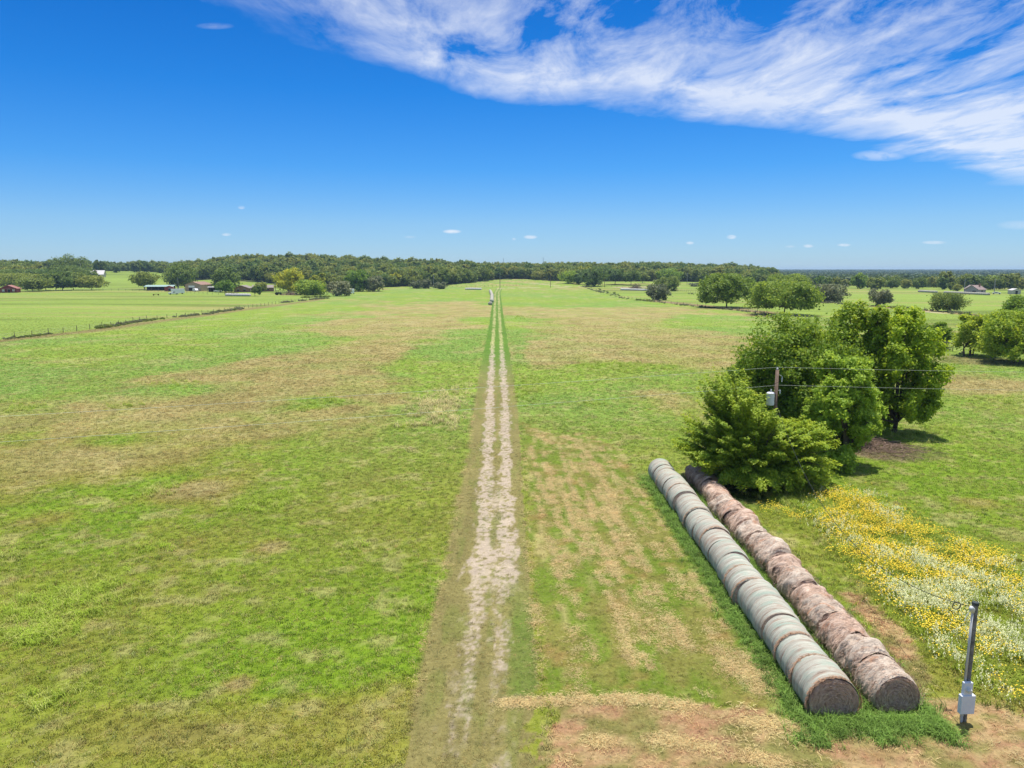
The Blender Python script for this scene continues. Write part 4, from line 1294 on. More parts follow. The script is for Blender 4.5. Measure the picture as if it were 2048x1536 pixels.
X, Y, Z = hit(1750, 893); brush_heap((X, Y, Z), 3.0, 3.4, .35, 330, 'low grey-brown litter of dead branches in the shade of the clump', M_dead, 1, .022)
X, Y, Z = hit(583, 590); brush_heap((X, Y, Z), 5.0, 2.5, 2.0, 170, 'reddish-brown heap of scrap wood beside the dark tractor', M_dead, 2, .09)
X, Y, Z = hit(1272, 577); brush_heap((X, Y, Z), 5.0, 3.0, 4.0, 220, 'grey heap of dead branches behind the white bale row left of the fence bushes', M_dead, 3, .09)

# ------------------------------------------------------------------ hay bales
def net_mat():
    m, nt, b = new_mat('net_wrap')
    tc_ = nd(nt, 'ShaderNodeTexCoord'); oi = nd(nt, 'ShaderNodeObjectInfo')
    off = nd(nt, 'ShaderNodeCombineXYZ'); nt.links.new(math_n(nt, 'MULTIPLY', oi.outputs['Random'], 80), off.inputs[1])
    v = mapping(nt, tc_.outputs['Object'], (.55, 7.5, .55), off.outputs[0])
    v2 = mapping(nt, tc_.outputs['Object'], (1.0, 2.6, 1.0), off.outputs[0])
    v3 = mapping(nt, tc_.outputs['Object'], (5, 40, 5), off.outputs[0])
    n1 = noise_tex(nt, v, 1.0, 6, .7, .25); n2 = noise_tex(nt, v2, 1.0, 4, .6, .6); n3 = noise_tex(nt, v3, 1.0, 4, .7)
    c = ramp(nt, n1, [(.30, (.16, .105, .075)), (.38, (.28, .22, .17)), (.47, (.37, .335, .275)), (.58, (.41, .405, .33)), (.70, (.54, .515, .44))])
    teal = ramp(nt, n2, [(.50, (0, 0, 0)), (.66, (.7, .7, .7))])
    c = mixc(nt, teal, c, (.27, .35, .28))
    tan = ramp(nt, n2, [(.28, (.8, .8, .8)), (.42, (0, 0, 0))])
    c = mixc(nt, tan, c, (.33, .23, .17))
    f = math_n(nt, 'MULTIPLY_ADD', n3, .6, .7)
    c = mixc(nt, 1.0, c, f, 'MULTIPLY')
    nt.links.new(c, b.inputs['Base Color']); b.inputs['Roughness'].default_value = .8; b.inputs['Specular IOR Level'].default_value = .12
    bump(nt, b, math_n(nt, 'ADD', n1, math_n(nt, 'MULTIPLY', n3, .5)), .7, .04)
    return m


def hay_mat(name, cols, ring=False):
    m, nt, b = new_mat(name)
    tc_ = nd(nt, 'ShaderNodeTexCoord'); oi = nd(nt, 'ShaderNodeObjectInfo')
    off = nd(nt, 'ShaderNodeCombineXYZ'); nt.links.new(math_n(nt, 'MULTIPLY', oi.outputs['Random'], 60), off.inputs[1])
    if ring:
        sp = nd(nt, 'ShaderNodeSeparateXYZ'); nt.links.new(tc_.outputs['Object'], sp.inputs[0])
        zz_ = math_n(nt, 'SUBTRACT', sp.outputs[2], .53)
        rad_ = math_n(nt, 'SQRT', math_n(nt, 'MULTIPLY_ADD', sp.outputs[0], sp.outputs[0], math_n(nt, 'MULTIPLY', zz_, zz_)))
        an = math_n(nt, 'ARCTAN2', zz_, sp.outputs[0])
        cx = nd(nt, 'ShaderNodeCombineXYZ')
        nt.links.new(math_n(nt, 'MULTIPLY', rad_, 22.0), cx.inputs[0]); nt.links.new(math_n(nt, 'MULTIPLY', an, 2.2), cx.inputs[1])
        nt.links.new(math_n(nt, 'MULTIPLY', oi.outputs['Random'], 50), cx.inputs[2])
        n1 = noise_tex(nt, cx.outputs[0], 1.0, 6, .75, .8)
    else:
        n1 = noise_tex(nt, mapping(nt, tc_.outputs['Object'], (2.0, 5.0, 2.0), off.outputs[0]), 1.0, 6, .75, .6)
    n2 = noise_tex(nt, mapping(nt, tc_.outputs['Object'], (1.1, 1.6, 1.1), off.outputs[0]), 1.0, 4, .65, .8)
    n3 = noise_tex(nt, mapping(nt, tc_.outputs['Object'], (14, 40, 14), off.outputs[0]), 1.0, 4, .75)
    c = ramp(nt, n1, [(.3, cols[0]), (.48, cols[1]), (.68, cols[2])])
    red = ramp(nt, n2, [(.56, (0, 0, 0)), (.68, (.85, .85, .85))])
    c = mixc(nt, red, c, cols[3])
    c = mixc(nt, 1.0, c, math_n(nt, 'MULTIPLY_ADD', n3, .9, .55), 'MULTIPLY')
    nt.links.new(c, b.inputs['Base Color']); b.inputs['Roughness'].default_value = .95; b.inputs['Specular IOR Level'].default_value = .1
    bump(nt, b, math_n(nt, 'ADD', n1, n3), .9, .05)
    return m


M_net = net_mat()
M_core = hay_mat('hay_end', [(.30, .17, .12), (.64, .42, .31), (.86, .68, .52), (.50, .29, .20)], True)
M_seam = plain('seam_straw', (.34, .20, .12), .95, .4, 9)
M_old = hay_mat('weathered_hay', [(.17, .085, .055), (.54, .38, .285), (.74, .58, .46), (.44, .18, .085)])
M_oldnet = hay_mat('weathered_net', [(.20, .12, .085), (.52, .42, .33), (.74, .63, .51), (.46, .23, .13)])


def bale_profile(th, rad, sagk):
    """radius and centre offset round the bale, flattened where it sits"""
    c, s = math.cos(th), math.sin(th)
    x = c * rad * (1 + .045 * sagk * (1 - s)); z = s * rad
    if z < -rad * .62:
        z = -rad * .62 + (z + rad * .62) * .15
    return x, z


def bale_sleeve(seed, L_, rad, rough, sagk, n=44, ny=16, sh=.034, sw=.045):
    r = random.Random(seed); V = []; Q = []
    ox = r.uniform(0, 90)
    for j in range(ny + 1):
        t = j / ny; y = (t - .5) * L_
        edge_ = min(t, 1 - t) * L_
        rb = rad * (1 - sh * math.exp(-edge_ / sw) - .014 * math.exp(-edge_ / .16)) + .012 * math.sin(t * 17 + seed) + .012 * math.sin(t * 29 + seed * 2.1)
        for i in range(n):
            th = 2 * math.pi * i / n
            x, z = bale_profile(th, rb, sagk)
            k = mnoise.noise(Vector((x * 1.3 + ox, y * 2.2, z * 1.3))) * rough + mnoise.noise(Vector((x * 4 + ox, y * 7, z * 4))) * rough * .35 + (mnoise.noise(Vector((x * 11 + ox, y * 16, z * 11))) * .012)
            f = 1 + k / rad
            V.append((x * f, y, max(-rad * .68, z * f) + rad * .68))
    for j in range(ny):
        for i in range(n):
            a = j * n + i; b2 = j * n + (i + 1) % n
            Q.append((a, b2, b2 + n, a + n))
    return V, Q


def bale_core(seed, L_, rad, sagk, strandn=0, n=44):
    """the two straw faces: shallow domes with rings of strands"""
    r = random.Random(seed); V = []; Fc = []
    for sgn in (-1, 1):
        b0 = len(V)
        for q, (fr, dp) in enumerate(((.985, -.02), (.86, .03), (.62, .05), (.36, .035), (.14, .01))):
            for i in range(n):
                th = 2 * math.pi * i / n
                x, z = bale_profile(th, rad * fr, sagk)
                V.append((x, sgn * (L_ / 2 + dp + r.uniform(-.012, .012)), z + rad * .68))
        for q in range(4):
            for i in range(n):
                a = b0 + q * n + i; b2 = b0 + q * n + (i + 1) % n
                Fc.append((a, b2, b2 + n, a + n) if sgn < 0 else (a + n, b2 + n, b2, a))
        Fc.append(tuple(range(b0 + 4 * n, b0 + 5 * n)) if sgn < 0 else tuple(range(b0 + 5 * n - 1, b0 + 4 * n - 1, -1)))
    for i in range(strandn):
        fr = math.sqrt(r.uniform(.01, .98)) * .97; th = r.uniform(0, 6.28); dth = r.uniform(.12, .4) / max(fr, .3)
        b0 = len(V); y0 = -(L_ / 2 + .05 + r.uniform(0, .05) - .03 * fr)
        for k in range(4):
            t2 = th + dth * k / 3
            for e in (-.006, .006):
                x, z = bale_profile(t2, rad * fr + e + .02 * math.sin(k + i), sagk)
                V.append((x, y0 - r.uniform(0, .015), z + rad * .68))
        for k in range(3):
            a = b0 + 2 * k
            Fc.append((a, a + 1, a + 3, a + 2))
    return V, Fc


def fuzz(seed, L_, rad, n, sagk, y0=-.5, y1=.5):
    r = random.Random(seed); V = []; Fc = []
    for i in range(n):
        th = r.uniform(-.5, 3.64); y = r.uniform(y0, y1) * L_; dth = r.uniform(.08, .22)
        lift = r.uniform(.01, .07); b0 = len(V)
        for k in range(3):
            x, z = bale_profile(th + dth * k / 2, rad * 1.01 + lift * (k / 2) ** 2 + .02, sagk)
            yy_ = y + .05 * k * r.uniform(-1, 1)
            V += [(x, yy_ - .006, z + rad * .68), (x, yy_ + .006, z + rad * .68 + .002)]
        for k in range(2):
            a = b0 + 2 * k
            Fc.append((a, a + 1, a + 3, a + 2))
    return V, Fc


def py_mesh(name, V, Fc, mat, sm=True):
    me = bpy.data.meshes.new(name); me.from_pydata(V, [], Fc)
    me.polygons.foreach_set('use_smooth', [sm] * len(me.polygons)); me.update(); me.materials.append(mat)
    return me


ORD = ['first', 'second', 'third', 'fourth', 'fifth', 'sixth', 'seventh', 'eighth', 'ninth', 'tenth', 'eleventh', 'twelfth', 'thirteenth', 'fourteenth', 'fifteenth', 'sixteenth', 'seventeenth', 'eighteenth']
rb = random.Random(11)
L0 = 1.53
for i in range(18):
    y = 21.45 + L0 * (i + .5) + rb.uniform(-.03, .03)
    x = 10.16 + rb.uniform(-.07, .07)
    rad = .785 * rb.uniform(.95, 1.04)
    if i == 0: lb = 'pale net-wrapped bale at the near end of the left row, straw face showing'
    elif i == 17: lb = 'pale net-wrapped bale at the far end of the left row'
    else: lb = ORD[i] + ' pale net-wrapped bale from the near end of the left row'
    root = thing('hay_bale', (x, y, terr1(x, y) - .03), rb.uniform(-.055, .055), lb, 'hay bale', 'net-wrapped bales of the left row')
    V, Q = bale_sleeve(i + 1, L0 - .02, rad, .022, .5)
    link('net_wrap', py_mesh('net_wrap', V, Q, M_net), None, root)
    V, Q = bale_core(i + 1, L0 - .05, rad * .965, .5, 900 if i == 0 else 60)
    link('hay_core', py_mesh('hay_core', V, Q, M_core, False), None, root)
    if i in (0, 1, 2, 5, 6, 9, 11, 14, 16):
        V, Q = fuzz(300 + i, L0, rad * .985, 420 if i < 3 else 260, .5, -.515, -.44)
        link('loose_straw', py_mesh('loose_straw', V, Q, M_seam, False), None, root)
y = 21.75
for i in range(17):
    L1 = 1.53 * rb.uniform(.93, 1.07)
    yc = y + L1 / 2; y += L1 + rb.uniform(-.02, .08)
    x = 12.42 + rb.uniform(-.11, .11)
    rad = .76 if i == 0 else rb.uniform(.62, .79)
    if i == 0: lb = 'weathered pinkish bale at the near end of the right row, spiral face showing'
    elif i == 16: lb = 'weathered bale at the far end of the right row under the feathery tree'
    else: lb = ORD[i] + ' slumped weathered bale from the near end of the right row'
    root = thing('weathered_bale', (x, yc, terr1(x, yc) - .05), rb.uniform(-.16, .16), lb, 'hay bale', 'weathered bales of the right row')
    sg = rb.uniform(.8, 1.8)
    V, Q = bale_sleeve(100 + i, L1 - .12, rad, .06 if i == 0 else .22, sg, 56, 24, .05 if i == 0 else .16, .05 if i == 0 else .13)
    link('torn_net', py_mesh('torn_net', V, Q, M_oldnet if i in (0, 1, 3, 5, 7, 8, 9, 12) else M_old), None, root)
    V, Q = bale_core(100 + i, L1 - .18, rad * (.95 if i == 0 else .86), sg, 1100 if i == 0 else 120)
    link('hay_core', py_mesh('hay_core', V, Q, M_core, False), None, root)
    V, Q = fuzz(100 + i, L1, rad, 700, sg)
    link('loose_straw', py_mesh('loose_straw', V, Q, M_old, False), None, root)

# distant rows, one bale at a time
V, Q = bale_sleeve(50, 1.42, .85, .02, .5, 20, 4)
n_ = 20
V2 = list(V); Fq = list(Q) + [tuple(range(n_ - 1, -1, -1)), tuple(4 * n_ + k for k in range(n_))]
FB = py_mesh('far_bale', V2, Fq, M_net)
M_white = plain('white_net', (.52, .50, .47), .7, .25, 3)
FBW = py_mesh('far_white_bale', V2, Fq, M_white)


def far_row(p0, p1, n, me, label, group, across=False):
    (xa, ya, _), (xb, yb, _) = p0, p1
    rz = math.atan2(yb - ya, xb - xa) - math.pi / 2
    for i in range(n):
        t = (i + .5) / n
        x, y = xa + (xb - xa) * t, ya + (yb - ya) * t
        o = link('hay_bale', me, None, None, (x, y, terr1(x, y) - .03))
        o.rotation_euler = (0, 0, rz + rb.uniform(-.03, .03)); o.scale = (rb.uniform(.96, 1.04),) * 3
        tag(o, label, 'hay bale', group)


a = hit(980.5, 610); o = link('hay_bale', FB, None, None, (a[0], a[1], 0)); tag(o, 'single bale set apart at the near end of the distant row by the track', 'hay bale')
pA, pB, pC = hit(983.5, 605), hit(984, 592), hit(980.5, 583)
k1 = int(math.hypot(pB[0] - pA[0], pB[1] - pA[1]) / 1.47); k2 = int(math.hypot(pC[0] - pB[0], pC[1] - pB[1]) / 1.47)
far_row(pA, pB, k1, FB, 'grey bale in the long distant row left of the track', 'distant bales beside the track')
far_row(pB, pC, k2, FB, 'grey bale in the long distant row left of the track', 'distant bales beside the track')


def px_row(x0, y0, x1, y1, me, label, group):
    a, b = hit(x0, y0), hit(x1, y1)
    far_row(a, b, max(2, int(math.hypot(b[0] - a[0], b[1] - a[1]) / 1.47)), me, label, group)


px_row(931, 579.5, 963, 579.8, FBW, 'whitish bale in the short crosswise row left of the track end', 'whitish bales of the short row left of the track end')
px_row(1242, 580.5, 1297, 582, FBW, 'white bale in the row behind the right-hand fence, beside the fence bushes', 'white bales of the row beside the fence bushes')
px_row(452, 592, 501, 592.5, FBW, 'white bale in the row in front of the brick house', 'white bales of the row in front of the brick house')
px_row(1838, 584, 1873, 586, FB, 'grey bale in the left row at the far edge of the right meadow', 'grey bales at the far edge of the right meadow, left part')
px_row(1889, 586.5, 1978, 590.5, FB, 'grey bale in the long row in front of the pale grey house', 'grey bales in front of the pale grey house')

# ------------------------------------------------------------------ power line and meter pole
M_pole = plain('pole_wood', (.20, .135, .10), .9, .35, 4)
M_oldpole = plain('old_pole_wood', (.19, .175, .16), .95, .5, 5)
M_tank = plain('transformer_paint', (.66, .67, .70), .45, .06, 2)
M_box = plain('grey_box_paint', (.66, .68, .72), .45, .05, 2)
M_metal = plain('galvanised', (.48, .49, .50), .4, .15, 8, .6)
M_pvc = plain('grey_conduit', (.50, .50, .51), .5, .1, 8)
M_insul = plain('porcelain', (.55, .56, .56), .25, .05)
M_cap = plain('dark_cap', (.04, .05, .05), .6, .2)
M_wire = plain('bare_wire', (.58, .60, .50), .5, .1)
M_black = plain('black_cable', (.03, .035, .03), .6, .1)
M_glass = plain('meter_glass', (.62, .60, .55), .15, .08)

PXX, PYY = 17.45, 48.0
pz = terr1(PXX, PYY); ph = zat(735, PYY) - pz - .15
pole = thing('utility_pole', (PXX, PYY, pz), 0, 'brown wooden power pole with a light grey transformer can, rising from the feathery tree', 'utility pole')
mb = MB(); mb.tube([(0, 0, -.3), (0, 0, ph * .5), (.0, 0, ph)], [.15, .13, .105], 14); mb.build('pole', M_pole, pole, smoothf=True)
mb = MB(); mb.lathe([(.02, 0), (.24, .01), (.255, .05), (.25, .10), (.25, .74), (.265, .76), (.265, .80), (.20, .86), (.05, .89)], 24, (-.38, -.06, ph - 2.35)); mb.build('transformer', M_tank, pole, smoothf=False)
mb = MB(); mb.lathe([(.035, 0), (.06, .03), (.035, .06), (.06, .09), (.035, .12), (.05, .15), (.02, .2)], 10, (-.36, -.06, ph - 1.47)); mb.build('bushing', M_insul, pole)
mb = MB(); mb.box((-.16, -.02, ph - 1.75), (.16, .10, .10)); mb.box((-.16, -.02, ph - 2.2), (.16, .10, .10)); mb.build('mounting_bracket', M_metal, pole)
mb = MB(); mb.lathe([(.03, 0), (.07, .02), (.04, .06), (.07, .09), (.03, .13), (.02, .18)], 12, (0, 0, ph)); mb.build('pin_insulator', M_insul, pole)
mb = MB(); mb.tube([(.12, -.05, ph - .32), (.30, -.1, ph - .42)], .018, 6); mb.lathe([(.03, 0), (.045, .02), (.03, .06), (.045, .1), (.03, .14), (.045, .2), (.02, .36)], 10, (.30, -.1, ph - .80)); mb.build('fuse_cutout', M_insul, pole)
mb = MB(); mb.lathe([(.03, 0), (.05, .03), (.035, .06), (.05, .09), (.035, .14), (.05, .2), (.02, .3)], 10, (.22, -.08, ph - 1.6)); mb.tube([(.1, 0, ph - 1.4), (.22, -.08, ph - 1.32)], .02, 6); mb.build('surge_arrester', M_insul, pole)
mb = MB(); mb.tube([(-.36, -.06, ph - 1.27), (-.45, -.08, ph - 1.1), (-.2, -.1, ph - .95), (.05, -.14, ph - .8), (.3, -.1, ph - .46)], .012, 5, False)
mb.tube([(.05, -.13, .3), (.06, -.15, ph * .5), (.06, -.14, ph - 1.3)], .012, 5, False); mb.build('jumper_wire', M_black, pole)


def wire(a, b, sag, rad, name, label, mat, n=40, extra=None):
    a, b = Vector(a), Vector(b)
    pts = [a.lerp(b, i / n) - Vector((0, 0, sag * 4 * (i / n) * (1 - i / n))) for i in range(n + 1)]
    mb = MB(); mb.tube(pts, rad, 5)
    if extra: extra(mb, pts)
    return tag(mb.build(name, mat), label, 'wire')


top = (PXX, PYY, pz + ph + .17); neu = (PXX + .14, PYY - .02, pz + ph - 1.02)
LE = (-62, 19.5); RE = (72, 46.0)
# next poles of the line stand outside the picture, beside the field
for (qx, qy) in (LE, RE):
    z0 = terr1(qx, qy)
    p2 = thing('utility_pole', (qx, qy, z0), 0, 'plain wooden power pole holding the %s end of the line across the field' % ('left' if qx < 0 else 'right'), 'utility pole')
    mb = MB(); mb.tube([(0, 0, -.3), (0, 0, ph)], [.17, .125], 12); mb.build('pole', M_pole, p2, smoothf=True)
    mb = MB(); mb.lathe([(.03, 0), (.07, .02), (.04, .06), (.07, .09), (.03, .13), (.02, .18)], 10, (0, 0, ph)); mb.build('pin_insulator', M_insul, p2)
wire(top, (LE[0], LE[1], ph + .17), .35, .0065, 'power_wire', 'upper bare power wire from the transformer pole across the field to the left', M_wire)
wire(neu, (LE[0], LE[1], ph - 1.02), .35, .0065, 'power_wire', 'lower bare power wire from the transformer pole across the field to the left', M_wire)
wire(top, (RE[0], RE[1], ph + .17), .3, .0065, 'power_wire', 'upper bare power wire passing in front of the clump to the right', M_wire)
wire(neu, (RE[0], RE[1], ph - 1.02), .3, .0065, 'power_wire', 'lower bare power wire passing in front of the clump to the right', M_wire)

MX, MY = 14.2, 21.3
mz = terr1(MX, MY); mh = zat(1206, MY) - mz
mp = thing('meter_pole', (MX, MY, mz), 0, 'short weathered pole with grey electricity meter and breaker box at the lower right', 'meter pole')
mb = MB(); mb.tube([(0, 0, -.3), (.01, 0, mh * .5), (.02, 0, mh)], [.10, .092, .085], 12); mb.build('pole', M_oldpole, mp)
mb = MB(); mb.lathe([(.10, 0), (.103, .06), (.095, .09), (.03, .10)], 12, (.02, 0, mh - .06)); mb.build('pole_cap', M_cap, mp)
mb = MB(); mb.tube([(-.11, -.09, 1.35), (-.105, -.09, mh - .25)], .032, 8); mb.build('conduit', M_pvc, mp, smoothf=True)
mb = MB(); mb.tube([(-.12, -.10, -.05), (-.12, -.10, .55)], .04, 8); mb.lathe([(.047, 0), (.047, .05)], 8, (-.12, -.1, .22)); mb.build('lower_conduit', M_pvc, mp)
mb = MB(); mb.tube([(-.105, -.09, mh - .27), (-.11, -.09, mh - .16), (-.17, -.12, mh - .10), (-.22, -.14, mh - .16)], [.05, .075, .07, .05], 10); mb.build('weatherhead', M_insul, mp, smoothf=True)
mb = MB(); mb.bevbox((-.08, -.17, 1.17), (.29, .12, .44), .012, .06)
mbx = mb.build('meter_box', M_box, mp)
mb = MB()
for (r_, q) in ((.085, 0),):
    prof = [(.09, 0), (.09, .02), (.078, .03), (.075, .09), (.05, .12), (.01, .125)]
    for rr_, zz2 in prof: pass
    n2 = 20; vs = []
    for rr_, zz2 in prof:
        for k in range(n2):
            an = 2 * math.pi * k / n2
            vs.append((-.08 + rr_ * math.cos(an), -.23 - zz2, 1.16 + rr_ * math.sin(an)))
    fs = [(i * n2 + k, i * n2 + (k + 1) % n2, (i + 1) * n2 + (k + 1) % n2, (i + 1) * n2 + k) for i in range(len(prof) - 1) for k in range(n2)] + [tuple((len(prof) - 1) * n2 + k for k in range(n2))]
    mb.add(vs, fs)
mb.build('meter_dial', M_glass, mbx)
mb = MB(); mb.bevbox((-.07, -.19, .67), (.46, .16, .62), .014, .06); mb.build('breaker_box', M_box, mp)
mb = MB(); mb.tube([(-.06, -.16, .97), (-.06, -.16, 1.0)], .05, 10); mb.build('box_nipple', M_cap, mp)


def coil(mb, pts):
    p = pts[-3]
    mb.tube([(p.x + .13 * math.cos(t * .5), p.y + .02 * t / 12, p.z - .1 + .13 * math.sin(t * .5)) for t in range(26)], .012, 5, False)


wire((PXX, PYY - .2, pz + ph - 2.3), (MX, MY - .05, mz + mh - .12), 2.75, .013, 'service_cable', 'dark sagging service cable from the transformer pole to the meter pole', M_black, 48, coil)
mb = MB(); mb.tube([(MX - .22, MY - .14, mz + mh - .17), (MX - .32, MY - .16, mz + mh - .33), (MX - .40, MY - .2, mz + mh - .5)], .012, 5)
o = mb.build('cable_tail', M_insul); tag(o, 'short pale loose cable end hanging from the meter pole weatherhead', 'cable')

# distant poles and masts
def far_pole(px, top, bot, label, dist=None, mat=M_oldpole, r0=.16):
    X, Y, Z = hit(px, bot) if dist is None else at(px, dist, bot)
    h = zat(top, Y) - Z
    t = thing('utility_pole', (X, Y, Z), 0, label, 'utility pole')
    mb = MB(); mb.tube([(0, 0, -.2), (0, 0, h)], [r0 * 1.2, r0], 8); mb.build('pole', mat, t)
    mb = MB(); mb.tube([(0, 0, h), (0, 0, h + .25)], .08, 6); mb.build('pin_insulator', M_insul, t)


M_palepole = plain('pale_pole', (.36, .33, .31), .9, .2)
far_pole(357, 553, 579, 'pale tall pole beside the white trailer at the farmstead', None, M_palepole, .2)
far_pole(551, 558, 583, 'pale pole right of the brick house among trees', None, M_palepole)
far_pole(867, 549, 577, 'thin weathered pole between the wood-edge bushes', None, M_palepole)
far_pole(1000, 547, 577, 'grey pole at the far end of the track', None, M_oldpole, .2)
far_pole(1101, 549, 575, 'brown pole beside the curving lane', None, M_pole)
far_pole(1209, 556, 574, 'brown pole at the gate right of the drooping oak', None, M_pole)
far_pole(1374, 546, 570, 'pale pole at the wood edge beyond the thicket', None, M_palepole)
far_pole(1928, 558, 585, 'pale leaning pole left of the pale grey house', None, M_palepole, .2)
far_pole(1988, 558, 587, 'pale tall pole right of the pale grey house', None, M_palepole, .2)
far_pole(162, 527, 543, 'small pale pole in front of the trees by the white farmhouse', 720, M_palepole)
for px, tp, bt, lb in ((1007, 516, 530, 'thin lattice radio mast on the skyline above the end of the track'), (1086, 515, 530, 'thinner radio mast on the skyline right of the track end')):
    Y = 1700; X = (px - 1024) / 1485 * Y; z0 = terr1(X, Y); h = zat(tp, Y) - z0
    mb = MB()
    for k in range(3):
        a_ = k * 2.094
        mb.tube([(X + .7 * math.cos(a_), Y + .7 * math.sin(a_), z0), (X + .5 * math.cos(a_), Y + .5 * math.sin(a_), z0 + h)], .16, 4)
    for q in range(14):
        a_ = q * 2.094; z_ = z0 + h * q / 14
        mb.tube([(X + .7 * math.cos(a_), Y + .7 * math.sin(a_), z_), (X + .7 * math.cos(a_ + 2.094), Y + .7 * math.sin(a_ + 2.094), z_ + h / 14)], .1, 4)
    tag(mb.build('radio_mast', M_oldpole), lb, 'radio mast')

# ------------------------------------------------------------------ fences
M_post = plain('fence_post', (.13, .10, .08), .95, .4)
M_fwire = plain('fence_wire', (.30, .29, .27), .6, .1)


def fence(name, pl, gap, hgt, label, wires=3, prad=.07):
    g = np.array([hit(a, b)[:2] for a, b in pl]); ln = np.hypot(*np.diff(g, axis=0).T); cum = np.concatenate([[0], np.cumsum(ln)])
    n = min(98, int(cum[-1] / gap))
    t = np.linspace(0, cum[-1], n)
    X = np.interp(t, cum, g[:, 0]); Y = np.interp(t, cum, g[:, 1]); Z = terr(X, Y)
    root = thing(name, (X[0], Y[0], Z[0]), 0, label, 'fence')
    P = [(X[i] - X[0], Y[i] - Y[0], Z[i] - Z[0]) for i in range(n)]
    for i, p in enumerate(P):
        h = hgt * random.uniform(.85, 1.15)
        mb = MB(); mb.tube([(0, 0, -.2), (random.uniform(-.05, .05), 0, h)], [prad, prad * .8], 6)
        mb.build('post', M_post, root, p)
    for w in range(wires):
        mb = MB(); mb.tube([(p[0], p[1], p[2] + hgt * (.35 + .28 * w)) for p in P], .012, 3, False)
        mb.build('wire_strand', M_fwire, root)


fence('wire_fence', L_FENCE, 4.5, 1.25, 'post and wire fence running through weeds across the left field')
fence('wire_fence', R_FENCE, 6.0, 1.25, 'post and wire fence along the right side of the near field, past the meadow trees')
fence('wire_fence', R_FENCE2, 7.0, 1.2, 'post and wire fence beside the pale lane, along the right-hand hay meadow')
fence('wire_fence', [(895, 574.5), (960, 574), (1000, 573), (1045, 571)], 3.5, 1.3, 'grey fence and gateposts at the far end of the track', 3, .10)
fence('wire_fence', [(-60, 585), (60, 583), (215, 581), (300, 582), (420, 589), (450, 590)], 6, 1.3, 'low fence in rough grass before the left grove and the farmyard', 3, .08)

# ------------------------------------------------------------------ buildings
def bmat(name, col, var=.12, scale=.6, metal=0, rough=.7, stripes=None):
    m, nt, b = new_mat(name)
    tc_ = nd(nt, 'ShaderNodeTexCoord')
    n = noise_tex(nt, tc_.outputs['Object'], scale, 5, .65)
    c = ramp(nt, n, [(.3, tuple(q * (1 - var) for q in col)), (.7, tuple(min(1, q * (1 + var)) for q in col))])
    if stripes:
        w = nd(nt, 'ShaderNodeTexWave', wave_type='BANDS', bands_direction=stripes[0]); w.inputs['Scale'].default_value = stripes[1]
        nt.links.new(tc_.outputs['Object'], w.inputs['Vector'])
        c = mixc(nt, 1.0, c, math_n(nt, 'MULTIPLY_ADD', w.outputs['Fac'], .18, .86), 'MULTIPLY')
    nt.links.new(c, b.inputs['Base Color']); b.inputs['Roughness'].default_value = rough; b.inputs['Metallic'].default_value = metal
    return m


M_tanw = bmat('tan_metal_wall', (.44, .33, .23), stripes=('X', 2.0)); M_rustroof = bmat('rust_roof', (.27, .16, .115), .2)
M_brick = bmat('red_brick', (.30, .165, .11), .25, 3); M_shingle = bmat('grey_shingle', (.24, .20, .17), .2, 2)
M_redw = bmat('red_board', (.24, .05, .035), .2); M_redroof = bmat('red_roof', (.30, .13, .10), .2)
M_whitew = bmat('white_wall', (.50, .46, .40), .1); M_whiteroof = bmat('pale_metal_roof', (.55, .52, .50), .06)
M_teal = bmat('teal_metal_roof', (.26, .36, .33), .15); M_white = bmat('white_paint', (.80, .79, .78), .05, rough=.4)
M_dark = plain('dark_opening', (.018, .018, .022), .8, .2); M_win = plain('window_glass', (.03, .035, .045), .15, .1)
M_greyw = bmat('grey_board', (.33, .31, .30), .12); M_brownroof = bmat('brown_roof', (.26, .19, .17), .15); M_tyre = plain('tyre', (.02, .02, .02), .9, .2)
M_yel = plain('yellow_paint', (.45, .30, .06), .5, .2); M_greenp = plain('dark_green_paint', (.02, .045, .03), .5, .2); M_rust = plain('rusty_steel', (.16, .08, .05), .9, .4)


